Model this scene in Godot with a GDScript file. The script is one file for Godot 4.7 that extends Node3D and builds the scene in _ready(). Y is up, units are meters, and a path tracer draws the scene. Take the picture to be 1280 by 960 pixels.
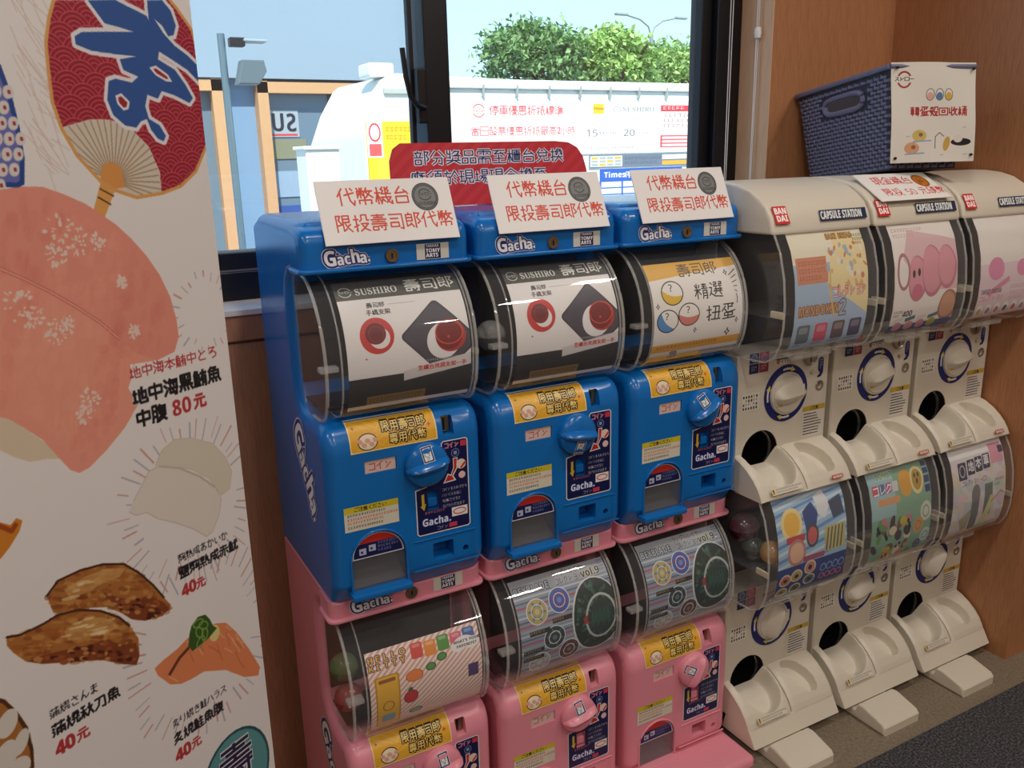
extends Node3D
# A row of capsule-toy machines under a shop window: two-tier blue and pink ones at the left, two-tier white ones at the right.
# x runs along the window wall, y up, z out from the wall towards the room; metres.

var used := {}
var cache := {}
var M := {}
var T := {}

func _ready() -> void:
	# --- camera
	var cam := Camera3D.new()
	cam.name = "camera"
	add_child(cam)
	var back := Vector3(-0.46072, 0.25993, 0.84863)
	var right := Vector3(0.87567, -0.02279, 0.48238)
	cam.transform = Transform3D(Basis(right, back.cross(right), back).orthonormalized(), Vector3(-0.33498, 1.33272, 1.25948))
	cam.fov = 48.43
	cam.near = 0.02
	cam.far = 200.0
	# --- sky, exposure
	var we := WorldEnvironment.new()
	we.name = "surroundings"
	var env := Environment.new()
	env.background_mode = Environment.BG_SKY
	var sm := ProceduralSkyMaterial.new()
	sm.sky_top_color = Color(0.52, 0.74, 0.93)
	sm.sky_horizon_color = Color(0.74, 0.87, 0.91)
	sm.sky_curve = 0.25
	sm.ground_bottom_color = Color(0.45, 0.46, 0.47)
	sm.ground_horizon_color = Color(0.8, 0.86, 0.88)
	sm.sky_energy_multiplier = 1.35
	var sky := Sky.new()
	sky.sky_material = sm
	env.sky = sky
	env.tonemap_mode = Environment.TONE_MAPPER_LINEAR
	env.tonemap_exposure = 1.0
	env.sdfgi_enabled = true
	env.ssao_enabled = true
	env.ssil_enabled = true
	we.environment = env
	add_child(we)
	# --- sun: high, over the shop's roof, so that it lights what stands outside and not the room
	var sun := DirectionalLight3D.new()
	sun.name = "sun"
	add_child(sun)
	sun.look_at_from_position(Vector3.ZERO, Vector3(0.35, -1.0, -0.75))
	sun.light_color = Color(1.0, 0.96, 0.9)
	sun.light_energy = 2.2
	sun.light_angular_distance = 0.6
	sun.shadow_enabled = true
	# --- lamps of the room (behind and above the viewer)
	lamps()
	make_materials()
	make_prints()
	structure()
	outside()
	await machines()
	things()

func lamps() -> void:
	var words := ["left", "middle", "right"]
	var rows := ["nearest the window wall", "above the viewer", "at the back of the room"]
	for r in 3:
		for c in 3:
			var at := Vector3([-1.25, 0.3, 1.75][c], 2.69, [0.75, 1.95, 3.15][r])
			if at.x > 1.7 and r == 0: at.z = 0.9
			var t := thing("downlight", "round warm white ceiling downlight, %s one of the row %s" % [words[c], rows[r]], "light", at, 0.0, "ceiling downlights")
			var b := MB.new()
			b.lathe([Vector2(0.10, 0.0), Vector2(0.125, -0.004), Vector2(0.13, 0.0), Vector2(0.13, 0.01)], Transform3D(Vector3(1, 0, 0), Vector3(0, 0, -1), Vector3(0, 1, 0), Vector3.ZERO), 24)
			obj("trim_ring", b.commit(), mat(Color(0.9, 0.9, 0.88), 0.5), t)
			b = MB.new()
			b.lathe([Vector2(0.0, 0.002), Vector2(0.10, 0.002), Vector2(0.10, 0.006)], Transform3D(Vector3(1, 0, 0), Vector3(0, 0, -1), Vector3(0, 1, 0), Vector3.ZERO), 24)
			var e := mat(Color(1, 0.95, 0.86), 0.5)
			e.emission_enabled = true
			e.emission = LAMP_COLOR
			e.emission_energy_multiplier = 6.0
			obj("diffuser", b.commit(), e, t)
			var l := AreaLight3D.new()
			l.name = "downlight_glow"
			l.area_size = Vector2(0.18, 0.18)
			l.light_color = LAMP_COLOR
			l.light_energy = LAMP
			l.area_range = 12.0
			l.shadow_enabled = true
			add_child(l, true)
			l.position = at + Vector3(0, -0.008, 0)
			l.rotation.x = -PI / 2

const LAMP := 0.84
const LAMP_COLOR := Color(1.0, 0.965, 0.925)

# ---------------------------------------------------------------- scene helpers
func numbered(n: String) -> String:
	used[n] = used.get(n, -1) + 1
	return n if used[n] == 0 else "%s_%03d" % [n, used[n]]

func tag(o: Node3D, label: String, category: String, group := "") -> Node3D:
	o.set_meta("label", label)
	o.set_meta("category", category)
	if group: o.set_meta("group", group)
	return o

func thing(called: String, label: String, category: String, at := Vector3.ZERO, turn := 0.0, group := "") -> Node3D:
	var o := Node3D.new()
	o.name = numbered(called)
	add_child(o)
	o.position = at
	o.rotation.y = turn
	tag(o, label, category, group)
	return o

func obj(called: String, mesh: Mesh, m: Material, parent: Node3D = null) -> MeshInstance3D:
	var o := MeshInstance3D.new()
	o.mesh = mesh
	o.material_override = m
	if parent:
		o.name = called
		parent.add_child(o, true)
	else:
		o.name = numbered(called)
		add_child(o)
	return o

func struct(called: String, mesh: Mesh, m: Material) -> MeshInstance3D:
	var o := obj(called, mesh, m)
	o.set_meta("kind", "structure")
	return o

func once(key: String, build: Callable) -> ArrayMesh:
	if not cache.has(key):
		var b := MB.new()
		build.call(b)
		cache[key] = b.commit()
	return cache[key]

func mat(c: Color, rough := 0.5, metal := 0.0) -> StandardMaterial3D:
	var m := StandardMaterial3D.new()
	m.albedo_color = c
	m.roughness = rough
	m.metallic = metal
	m.cull_mode = BaseMaterial3D.CULL_DISABLED
	return m

func clear(alpha: float, rough := 0.03, c := Color(0.95, 0.97, 1.0)) -> StandardMaterial3D:
	var m := mat(Color(c.r, c.g, c.b, alpha), rough)
	m.transparency = BaseMaterial3D.TRANSPARENCY_ALPHA
	return m

func printed(t: Texture2D, rough := 0.45, cut := false) -> StandardMaterial3D:
	var m := mat(Color.WHITE, rough)
	m.albedo_texture = t
	m.texture_repeat = false
	if cut:
		m.transparency = BaseMaterial3D.TRANSPARENCY_ALPHA_SCISSOR
		m.alpha_scissor_threshold = 0.5
	return m

# a flat print of size w x h: centre at c, facing along n, up along u
func decal(w: float, h: float, c: Vector3, n := Vector3(0, 0, 1), u := Vector3(0, 1, 0)) -> ArrayMesh:
	var b := MB.new()
	var r := u.cross(n).normalized() * w / 2
	var v := u.normalized() * h / 2
	b.quad(c - r + v, c + r + v, c + r - v, c - r - v)
	return b.commit()

func noise_tex(seed_: int, freq: float, ramp: Array, size := 512, kind := FastNoiseLite.TYPE_SIMPLEX_SMOOTH) -> NoiseTexture2D:
	var n := FastNoiseLite.new()
	n.seed = seed_
	n.noise_type = kind
	n.frequency = freq
	n.fractal_octaves = 4
	var t := NoiseTexture2D.new()
	t.width = size
	t.height = size
	t.seamless = true
	t.noise = n
	var g := Gradient.new()
	g.offsets = PackedFloat32Array(ramp[0])
	g.colors = PackedColorArray(ramp[1])
	t.color_ramp = g
	return t

func wood(c0: Color, c1: Color, seed_: int, rough := 0.5, along := Vector3(14, 0.7, 14)) -> StandardMaterial3D:
	var m := mat(Color.WHITE, rough)
	m.albedo_texture = noise_tex(seed_, 0.012, [[0.0, 0.35, 0.5, 0.7, 1.0], [c0, c1, c0.lerp(c1, 0.4), c1, c0.lerp(c1, 0.2)]])
	m.uv1_triplanar = true
	m.uv1_world_triplanar = true
	m.uv1_scale = along
	return m

func make_materials() -> void:
	M.blue = mat(Color(0.06, 0.43, 0.745), 0.22)
	M.pink = mat(Color(0.905, 0.58, 0.645), 0.26)
	M.cream = mat(Color(0.86, 0.83, 0.765), 0.36)
	M.cream_dark = mat(Color(0.72, 0.66, 0.57), 0.45)
	M.dark = mat(Color(0.045, 0.035, 0.035), 0.5)
	M.shade = mat(Color(0.09, 0.075, 0.07), 0.4)
	M.clear = clear(0.05)
	M.smoke = clear(0.22, 0.05, Color(0.5, 0.5, 0.52))
	M.rim = clear(0.3, 0.08, Color(0.9, 0.9, 0.88))
	M.clip = mat(Color(0.80, 0.77, 0.68), 0.4)
	M.metal = mat(Color(0.72, 0.70, 0.66), 0.32, 0.9)
	M.brass = mat(Color(0.62, 0.55, 0.45), 0.35, 0.9)
	M.paper = mat(Color(0.93, 0.92, 0.91), 0.65)
	M.black = mat(Color(0.03, 0.03, 0.045), 0.4)
	M.frame = mat(Color(0.035, 0.035, 0.07), 0.38)
	M.white = mat(Color(0.92, 0.92, 0.92), 0.5)
	M.wood = wood(Color(0.62, 0.41, 0.27), Color(0.73, 0.51, 0.35), 3)
	M.wood_pale = wood(Color(0.82, 0.66, 0.53), Color(0.88, 0.73, 0.60), 9)
	M.wood_dark = wood(Color(0.60, 0.41, 0.31), Color(0.69, 0.49, 0.38), 5)
	M.sill = mat(Color(0.90, 0.86, 0.85), 0.4)
	M.navy = mat(Color(0.05, 0.09, 0.36), 0.4)
	M.glass = clear(0.03, 0.01)
# ---------------------------------------------------------------- the printed matter
const RED := Color(0.78, 0.11, 0.13)
const INK := Color(0.08, 0.07, 0.09)
const NAVY := Color(0.06, 0.09, 0.33)

func pts(a: Array) -> Array:
	var o := []
	for i in range(0, a.size(), 2): o.append(Vector2(a[i], a[i + 1]))
	return o

func coin_print(b: Board, x: float, y: float, r: float, face: Color, ink: Color, word: String) -> void:
	b.ell(x, y, r, r, ink)
	b.ell(x, y, r * 0.93, r * 0.93, face)
	b.ring(x, y, r * 0.86, r * 0.86, r * 0.06, ink)
	for k in 40:
		var a := TAU * k / 40
		b.line([Vector2(x, y) + Vector2(r * 0.87, 0).rotated(a), Vector2(x, y) + Vector2(r * 0.95, 0).rotated(a)], r * 0.04, ink)
	b.ring(x, y - r * 0.15, r * 0.5, r * 0.42, r * 0.07, ink)
	b.rect(x - r * 0.62, y - r * 0.32, r * 1.24, r * 0.3, face)
	b.text("スシロー" if word != "50" else "50", x - r * 0.52, y - r * 0.34, r * 0.27 if word != "50" else r * 0.7, ink, 0.13)
	b.text(word, x - r * 0.6, y + r * 0.3, r * 0.34, ink, 0.1, 0.95)

func sushi_mark(b: Board, x: float, y: float, r: float, col: Color, back: Color) -> void:
	b.ring(x, y, r, r, r * 0.16, col)
	b.rect(x - r * 1.1, y - r * 0.32, r * 2.2, r * 0.64, back)
	b.text("スシロー", x - r * 1.02, y - r * 0.27, r * 0.52, col, 0.15)

func make_prints() -> void:
	banner_print()
	var b: Board
	# token card
	b = Board.new(448, 200, Color(0.94, 0.93, 0.93))
	b.text("代幣機台", 62, 22, 60, Color(0.83, 0.24, 0.14), 0.085)
	b.text("限投壽司郎代幣", 40, 108, 56, Color(0.83, 0.24, 0.14), 0.085)
	coin_print(b, 356, 62, 46, Color(0.47, 0.48, 0.48), Color(0.2, 0.21, 0.22), "SUSHIRO")
	T.card = b.done()
	# cash card
	b = Board.new(448, 200, Color(0.94, 0.93, 0.91))
	b.text("現金機台", 70, 24, 60, Color(0.8, 0.13, 0.16), 0.085)
	var e := b.text("限投", 66, 112, 56, Color(0.8, 0.13, 0.16), 0.085)
	e = b.text(" 50 ", e, 112, 60, Color(0.8, 0.13, 0.16), 0.0, 1.0, false)
	b.text("元硬幣", e, 112, 56, Color(0.8, 0.13, 0.16), 0.085)
	coin_print(b, 368, 66, 46, Color(0.80, 0.47, 0.12), Color(0.5, 0.26, 0.05), "50")
	T.cash = b.done()
	# red cardboard sign
	b = Board.new(620, 200, Color(0.80, 0.16, 0.20))
	for k in 30: b.poly(pts([k * 44, 0, k * 44 + 22, 0, k * 44 - 178, 200, k * 44 - 200, 200]), Color(0.83, 0.21, 0.24))
	b.rimmed("部分獎品需至櫃台兌換", 70, 26, 46, Color(0.10, 0.13, 0.35), Color(0.95, 0.95, 0.97), 0.065, 0.075)
	b.rimmed("應須於現場現金換至", 58, 88, 46, Color(0.10, 0.13, 0.35), Color(0.95, 0.95, 0.97), 0.065, 0.075)
	T.redsign = b.done()
	# phone-stand print
	b = Board.new(420, 520, Color(0.93, 0.925, 0.92))
	b.rect(0, 0, 420, 84, Color(0.30, 0.30, 0.27))
	sushi_mark(b, 34, 50, 22, Color(0.85, 0.85, 0.82), Color(0.30, 0.30, 0.27))
	b.text("SUSHIRO", 66, 32, 40, Color(0.93, 0.93, 0.9), 0.0, 0.76, true, true)
	b.text("壽司郎", 232, 14, 58, Color(0.93, 0.93, 0.9), 0.09)
	b.rect(0, 360, 420, 130, Color(0.14, 0.13, 0.14))
	b.rect(0, 490, 420, 30, Color(0.93, 0.925, 0.92))
	b.text("壽司郎", 88, 100, 20, INK, 0.1)
	b.text("手機支架", 82, 126, 20, INK, 0.1)
	b.line(pts([160, 112, 250, 112]), 1.5, Color(0.6, 0.6, 0.6))
	b.poly(Array(xpoly(MB.rrect(-106, -92, 106, 92, 16, 4), Vector2(316, 250), 0.86)), Color(0.22, 0.20, 0.25))
	b.poly(Array(xpoly(MB.rrect(-100, -86, 100, 86, 13, 4), Vector2(316, 250), 0.86)), Color(0.29, 0.27, 0.32))
	b.ell(325, 262, 58, 64, Color(0.93, 0.93, 0.94))
	b.ell(352, 246, 54, 58, Color(0.72, 0.20, 0.17))
	b.ell(346, 244, 48, 52, Color(0.50, 0.10, 0.10))
	b.ring(348, 232, 50, 44, 4, Color(0.85, 0.35, 0.25))
	b.ell(344, 248, 5, 5, Color(0.75, 0.3, 0.28))
	b.ell(104, 216, 56, 62, Color(0.80, 0.20, 0.19))
	b.ell(112, 224, 34, 36, Color(0.93, 0.92, 0.92))
	b.ell(100, 208, 34, 36, Color(0.45, 0.09, 0.10))
	b.ring(102, 210, 26, 28, 3, Color(0.6, 0.2, 0.2))
	b.text("+", 56, 282, 18, RED, 0.0)
	b.poly(pts([182, 352, 420, 316, 420, 360, 182, 390]), Color(0.85, 0.84, 0.84))
	b.text("至櫃台兌換支架一手", 230, 340, 19, RED, 0.12)
	b.scribble(258, 322, 130, 1, 11, Color(0.8, 0.8, 0.8), 4)
	b.rect(60, 440, 200, 50, Color(0.55, 0.44, 0.22))
	b.scribble(70, 452, 180, 2, 16, Color(0.2, 0.17, 0.1), 8)
	T.stand = b.done()
	# question-ball print
	b = Board.new(420, 470, Color(0.95, 0.94, 0.92))
	b.poly(pts([0, 0, 420, 0, 420, 40, 0, 76]), Color(0.90, 0.70, 0.26))
	b.text("壽司郎", 140, 10, 62, Color(0.25, 0.22, 0.2), 0.07)
	b.text("精選", 192, 104, 68, INK, 0.07)
	b.text("扭蛋", 240, 200, 72, INK, 0.075)
	var balls := [[92, 132, 0.3, Color(0.92, 0.76, 0.24)], [62, 246, 0.9, Color(0.33, 0.58, 0.82)], [160, 228, 0.1, Color(0.86, 0.52, 0.46)]]
	for q in balls:
		var c := Vector2(q[0], q[1])
		b.ell(c.x, c.y, 50, 50, INK)
		b.ell(c.x, c.y, 46, 46, Color(0.96, 0.95, 0.93))
		var half := []
		for k in 15: half.append(c + (Vector2(46 * cos(PI * k / 14), 46 * sin(PI * k / 14) * 1.0)).rotated(q[2]))
		for k in 9: half.append(c + Vector2(-46 + 92 * k / 8.0, 12 * sin(PI * k / 8.0)).rotated(q[2]))
		b.poly(half, q[3])
		b.text("?", c.x - 12, c.y - 42, 40, INK, 0.0, 1.0, false)
	for q in [[360, 70, 16], [190, 300, 14], [350, 330, 22], [390, 280, 14], [20, 180, 14]]:
		b.poly(pts([q[0], q[1] - q[2], q[0] + q[2] * 0.25, q[1] - q[2] * 0.25, q[0] + q[2] * 0.7, q[1], q[0] + q[2] * 0.25, q[1] + q[2] * 0.25, q[0], q[1] + q[2], q[0] - q[2] * 0.25, q[1] + q[2] * 0.25, q[0] - q[2] * 0.7, q[1], q[0] - q[2] * 0.25, q[1] - q[2] * 0.25]), INK)
		b.ell(q[0], q[1], q[2] * 0.22, q[2] * 0.3, Color(0.95, 0.94, 0.92))
	for k in 7: b.line(pts([410 - k * 3, 60 + k * 24, 372 + k * 4, 84 + k * 16]), 3, INK)
	b.rect(0, 352, 420, 42, Color(0.92, 0.68, 0.22))
	b.scribble(20, 362, 380, 1, 22, Color(0.55, 0.36, 0.08), 5)
	b.rect(0, 420, 420, 50, Color(0.92, 0.76, 0.30))
	b.rect(240, 420, 180, 30, Color(0.62, 0.62, 0.64))
	b.rimmed("3", 92, 392, 64, Color(0.75, 0.65, 0.82), Color(0.22, 0.16, 0.2), 0.05)
	T.balls = b.done()
	# fruit print on pink stripes
	b = Board.new(440, 420, Color(0.96, 0.94, 0.90))
	for k in 40: b.poly(pts([k * 26 - 420, 420, k * 26 - 407, 420, k * 26 + 13, 0, k * 26, 0]), Color(0.90, 0.68, 0.65))
	for k in 10:
		b.rimmed("HELLO"[k] if k < 5 else "KITTY"[k - 5], 4 + (k % 5) * 30, 16 + 34 * (k / 5), 34, Color(0.95, 0.8, 0.3), Color(0.35, 0.16, 0.32), 0.09)
	var jelly := [Color(0.86, 0.30, 0.26), Color(0.93, 0.58, 0.22), Color(0.35, 0.60, 0.26), Color(0.88, 0.40, 0.50), Color(0.25, 0.42, 0.70)]
	for k in 5:
		b.rrect(168 + k * 52, 14 + (k % 2) * 6, 46, 66, 10, jelly[k])
		b.rrect(176 + k * 52, 20 + (k % 2) * 6, 30, 14, 5, jelly[k].lightened(0.35))
	b.rrect(20, 110, 92, 280, 10, Color(0.78, 0.58, 0.10))
	b.rrect(26, 116, 80, 268, 8, Color(0.93, 0.74, 0.18))
	b.rrect(34, 126, 64, 16, 5, Color(0.6, 0.35, 0.08))
	b.ring(66, 262, 22, 26, 4, Color(0.6, 0.4, 0.1))
	b.rrect(42, 310, 48, 52, 6, Color(0.45, 0.66, 0.78))
	b.ell(170, 150, 34, 28, Color(0.80, 0.36, 0.13))
	b.ell(170, 150, 30, 25, Color(0.93, 0.54, 0.25))
	b.ell(152, 250, 28, 34, Color(0.50, 0.06, 0.08))
	b.ell(152, 250, 25, 31, Color(0.80, 0.16, 0.17))
	b.ell(150, 212, 8, 12, Color(0.2, 0.4, 0.2), 0.5)
	for q in [[236, 132], [282, 104]]:
		b.ell(q[0], q[1], 20, 18, Color(0.12, 0.28, 0.12))
		b.ell(q[0], q[1], 16, 14, Color(0.35, 0.62, 0.28))
	for k in 12: b.ell(398 + (k % 3) * 13 - 8, 190 + (k / 3) * 16, 9, 10, Color(0.30, 0.18, 0.42))
	b.ell(172, 344, 26, 20, Color(0.32, 0.47, 0.36))
	b.ell(172, 344, 20, 15, Color(0.55, 0.68, 0.55))
	for q in [[376, 70, 40], [352, 82, 30], [404, 80, 34]]: b.ell(q[0], q[1], q[2], 26, Color(0.95, 0.95, 0.95))
	b.text("WHAT'S YOUR", 334, 58, 16, INK, 0.0)
	b.text("FAVORITE?", 344, 78, 16, INK, 0.0)
	T.fruit = b.done()
	# spinning-top print
	b = Board.new(440, 440, Color(0.55, 0.60, 0.66))
	for k in 26: b.rect(0, k * 17, 440, 7, [Color(0.74, 0.78, 0.82), Color(0.35, 0.42, 0.55), Color(0.72, 0.35, 0.42), Color(0.62, 0.68, 0.76)][k % 4])
	b.rect(0, 0, 440, 60, Color(0.66, 0.70, 0.74))
	b.rimmed("BEYBLADE", 8, 26, 38, Color(0.80, 0.84, 0.86), Color(0.12, 0.22, 0.30), 0.07, 0.08, 0.86)
	b.rimmed("ランダムレイヤー", 190, 4, 26, Color(0.12, 0.12, 0.16), Color(0.85, 0.86, 0.88), 0.05, 0.09, 0.8)
	b.rimmed("コレクション", 196, 34, 26, Color(0.12, 0.12, 0.16), Color(0.85, 0.86, 0.88), 0.05, 0.09, 0.8)
	b.rimmed("vol.9", 318, 24, 40, Color(0.15, 0.12, 0.1), Color(0.90, 0.88, 0.78), 0.05)
	b.scribble(410, 6, 28, 4, 12, Color(0.2, 0.25, 0.5), 3)
	var tops := [[86, 130, 44, Color(0.72, 0.66, 0.40), Color(0.25, 0.45, 0.60)], [192, 112, 44, Color(0.24, 0.36, 0.70), Color(0.60, 0.22, 0.34)], [150, 246, 46, Color(0.14, 0.22, 0.24), Color(0.30, 0.44, 0.46)], [218, 322, 44, Color(0.34, 0.20, 0.20), Color(0.42, 0.38, 0.36)], [84, 342, 46, Color(0.70, 0.73, 0.74), Color(0.50, 0.54, 0.56)]]
	for q in tops:
		b.ell(q[0], q[1], q[2] + 4, q[2] + 4, Color(0.86, 0.88, 0.9))
		b.ell(q[0], q[1], q[2], q[2], q[3])
		for k in 6:
			var a: float = TAU * k / 6 + q[0]
			b.poly([Vector2(q[0], q[1]) + Vector2(q[2] * 0.95, 0).rotated(a), Vector2(q[0], q[1]) + Vector2(q[2] * 0.5, 0).rotated(a + 0.5), Vector2(q[0], q[1]) + Vector2(q[2] * 0.45, 0).rotated(a - 0.3)], q[4])
		b.ring(q[0], q[1], q[2] * 0.62, q[2] * 0.62, 4, Color(0.85, 0.86, 0.86))
		b.ell(q[0], q[1], q[2] * 0.24, q[2] * 0.24, q[3].lightened(0.3))
	for q in [[40, 196], [146, 172], [10, 270], [10, 300]]:
		b.rect(q[0], q[1], 92, 18, Color(0.10, 0.10, 0.10))
		b.scribble(q[0] + 4, q[1] + 3, 84, 1, 14, Color(0.80, 0.68, 0.3), int(q[0]))
	b.ell(352, 214, 118, 152, Color(0.85, 0.88, 0.88))
	b.ell(354, 214, 112, 146, Color(0.07, 0.15, 0.14))
	var r := RandomNumberGenerator.new()
	r.seed = 12
	for k in 110:
		var a := r.randf() * TAU
		var rr := sqrt(r.randf())
		b.ell(354 + cos(a) * rr * 98, 214 + sin(a) * rr * 132, r.randf_range(4, 16), r.randf_range(3, 9), [Color(0.10, 0.26, 0.22), Color(0.16, 0.36, 0.28), Color(0.05, 0.10, 0.10), Color(0.24, 0.42, 0.34)][k % 4], a)
	b.ring(372, 220, 76, 92, 10, Color(0.72, 0.76, 0.75))
	b.ell(372, 220, 58, 72, Color(0.09, 0.22, 0.19))
	for k in 14: b.line([Vector2(330 + k * 6, 190 + (k % 3) * 8), Vector2(322 + k * 7, 260 - (k % 4) * 7)], 3, Color(0.20, 0.40, 0.33))
	b.poly(pts([286, 206, 312, 196, 306, 222, 322, 236, 292, 232]), Color(0.62, 0.20, 0.20))
	T.tops = b.done()
	# yellow token sticker
	b = Board.new(300, 92, Color(0.95, 0.87, 0.62))
	b.rrect(4, 4, 292, 84, 6, Color(0.90, 0.68, 0.20))
	for k in 34: b.line(pts([r.randf() * 290, 6, r.randf() * 290, 84]), 1.0, Color(0.95, 0.78, 0.36))
	b.rimmed("限用壽司郎", 112, 12, 30, Color(0.95, 0.84, 0.50), Color(0.14, 0.09, 0.04), 0.11, 0.10)
	b.rimmed("專用代幣", 132, 48, 32, Color(0.95, 0.84, 0.50), Color(0.14, 0.09, 0.04), 0.11, 0.10)
	b.ell(60, 62, 34, 26, Color(0.25, 0.17, 0.10))
	b.ell(60, 62, 31, 23, Color(0.93, 0.86, 0.76))
	for k in 5: b.ell(34 + k * 13, 58 + (k % 2) * 12, 9, 7, Color(0.85, 0.66, 0.58), 0.4)
	b.text("+", 266, 26, 30, Color(0.82, 0.30, 0.12), 0.0)
	b.text("+", 14, 10, 18, Color(0.45, 0.25, 0.1), 0.0)
	T.token = b.done()
	# instruction panel in navy, with the round corner that gives way to the dial
	b = Board.new(206, 332, Color(0.05, 0.08, 0.28, 0.0))
	var panel := pts([2, 160, 40, 154, 76, 142, 104, 116, 118, 82, 116, 48, 104, 26, 104, 10, 112, 3, 196, 3, 204, 10, 204, 322, 196, 330, 10, 330, 2, 322])
	b.poly(panel, Color(0.90, 0.90, 0.92))
	var inner := MB.inset(PackedVector2Array(panel), 4.0)
	b.poly(Array(inner), Color(0.055, 0.085, 0.30))
	b.rimmed("コイン", 116, 12, 20, Color(0.80, 0.14, 0.2), Color(0.85, 0.75, 0.85), 0.06, 0.1, 0.9)
	b.rect(176, 12, 22, 20, Color(0.80, 0.22, 0.3))
	b.ring(156, 52, 15, 15, 2, Color(0.55, 0.65, 0.8))
	b.rect(150, 46, 12, 12, Color(0.55, 0.65, 0.8))
	b.poly(pts([146, 70, 164, 70, 162, 108, 146, 134, 156, 152, 106, 156, 124, 122, 136, 128, 146, 104]), Color(0.88, 0.90, 0.92))
	b.poly(pts([149, 73, 161, 73, 158, 107, 140, 134, 148, 148, 114, 151, 126, 128, 137, 134, 149, 106]), Color(0.80, 0.16, 0.14))
	b.ell(176, 96, 18, 18, Color(0.92, 0.84, 0.78))
	b.poly(pts([176, 114, 194, 96, 190, 88, 172, 108]), Color(0.80, 0.2, 0.2))
	b.ell(178, 136, 13, 13, Color(0.92, 0.78, 0.76))
	var how := ["コインを入れてから", "ハンドルを右に", "1回転させると", "カプセルが出ます"]
	for k in 4: b.text(how[k], 100, 172 + k * 20, 12.5, Color(0.85, 0.85, 0.82), 0.09, 0.84)
	b.poly(pts([24, 180, 34, 178, 34, 216, 40, 214, 32, 240, 18, 222, 24, 220]), Color(0.86, 0.74, 0.2))
	b.scribble(34, 246, 76, 1, 14, Color(0.85, 0.45, 0.5), 6)
	b.rimmed("Gacha.", 22, 266, 36, Color(0.93, 0.94, 0.96), Color(0.30, 0.38, 0.70), 0.05, 0.1, 0.92)
	b.rect(134, 250, 60, 34, Color(0.92, 0.92, 0.93))
	b.ring(164, 267, 25, 12, 4, Color(0.82, 0.32, 0.2))
	b.text("コイン", 76, 306, 14, Color(0.8, 0.75, 0.85), 0.1)
	b.rect(122, 304, 30, 16, Color(0.80, 0.24, 0.34))
	b.im.fill_rect(Rect2i(88, 348, 84, 136), Color(0.05, 0.08, 0.28, 0.0))
	T.panel = b.done(true)
	# caution sticker
	b = Board.new(190, 86, Color(0.86, 0.85, 0.78))
	b.rect(0, 0, 190, 22, Color(0.82, 0.76, 0.18))
	b.text("ご注意ください", 34, 3, 16, INK, 0.1)
	b.scribble(10, 26, 170, 1, 13, Color(0.12, 0.12, 0.12), 5)
	b.scribble(10, 40, 170, 2, 13, Color(0.75, 0.30, 0.25), 6)
	b.scribble(10, 68, 170, 1, 13, Color(0.12, 0.12, 0.12), 7)
	T.caution = b.done()
	b = Board.new(110, 46, Color(0.86, 0.76, 0.72))
	b.text("コイン", 12, 8, 30, Color(0.72, 0.14, 0.12), 0.1, 0.95)
	T.coin = b.done()
	# script logo
	b = Board.new(220, 90, Color(0.9, 0.92, 0.96, 0.0))
	b.xf = Transform2D(0.0, Vector2.ONE, -0.14, Vector2(10, 0))
	b.ell(46, 46, 42, 38, Color(0.85, 0.88, 0.95))
	b.ell(46, 46, 38, 34, Color(0.10, 0.14, 0.42))
	for pz in 3:
		for k in 6:
			var t: float = [0.24, 0.17, 0.0][pz]
			var cc: Color = [Color(0.85, 0.88, 0.95), Color(0.10, 0.14, 0.42), Color(0.96, 0.97, 0.98)][pz]
			b.text("Gacha."[k], [6, 60, 92, 120, 158, 190][k], [0, 18, 16, 2, 14, 8][k], [84, 62, 62, 74, 64, 66][k], cc, -t - 0.03, 0.92)
	T.logo = b.done(true)
	# square maker's mark
	b = Board.new(120, 60, Color(0.84, 0.84, 0.80))
	b.rect(31, 2, 58, 56, Color(0.06, 0.09, 0.28))
	b.text("TAKARA", 34, 2, 15, Color.WHITE, -0.02, 0.86)
	b.text("TOMY", 34, 17, 20, Color.WHITE, -0.03, 0.95)
	b.text("ARTS", 34, 35, 20, Color.WHITE, -0.03, 1.0)
	T.maker = b.done()
	b = Board.new(70, 100, Color(0.90, 0.91, 0.94))
	b.rect(3, 3, 64, 94, Color(0.06, 0.12, 0.38))
	b.rect(11, 11, 48, 78, Color(0.90, 0.91, 0.93))
	b.text("まわ", 12, 16, 23, Color(0.15, 0.2, 0.25), 0.12, 0.9)
	b.text("して", 12, 40, 23, Color(0.10, 0.42, 0.25), 0.12, 0.9)
	b.text("ク", 24, 64, 23, Color(0.15, 0.2, 0.25), 0.12)
	T.turn = b.done()
	# arch label over the flap
	b = Board.new(200, 92, Color(0.07, 0.09, 0.28, 0.0))
	var arch := []
	for k in 21: arch.append(Vector2(100 - 98 * cos(PI * k / 20), 90 - 88 * sin(PI * k / 20)))
	b.poly(arch, Color(0.86, 0.86, 0.9))
	var a2 := []
	for k in 21: a2.append(Vector2(100 - 92 * cos(PI * k / 20), 86 - 80 * sin(PI * k / 20)))
	b.poly(a2, Color(0.07, 0.10, 0.32))
	var a3 := []
	for k in 13: a3.append(Vector2(100 - 92 * cos(PI * (0.22 + 0.56 * k / 12)), 86 - 80 * sin(PI * (0.22 + 0.56 * k / 12))))
	b.poly(a3, Color(0.78, 0.18, 0.15))
	for q in [[30, 52], [66, 44]]:
		b.rect(q[0], q[1], 26, 24, Color(0.72, 0.74, 0.84))
		b.rect(q[0] + 6, q[1] + 10, 8, 8, Color(0.07, 0.10, 0.32))
	b.scribble(100, 38, 76, 3, 14, Color(0.55, 0.60, 0.78), 9)
	T.arch = b.done(true)
	white_machine_prints()
	sign_prints()

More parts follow.
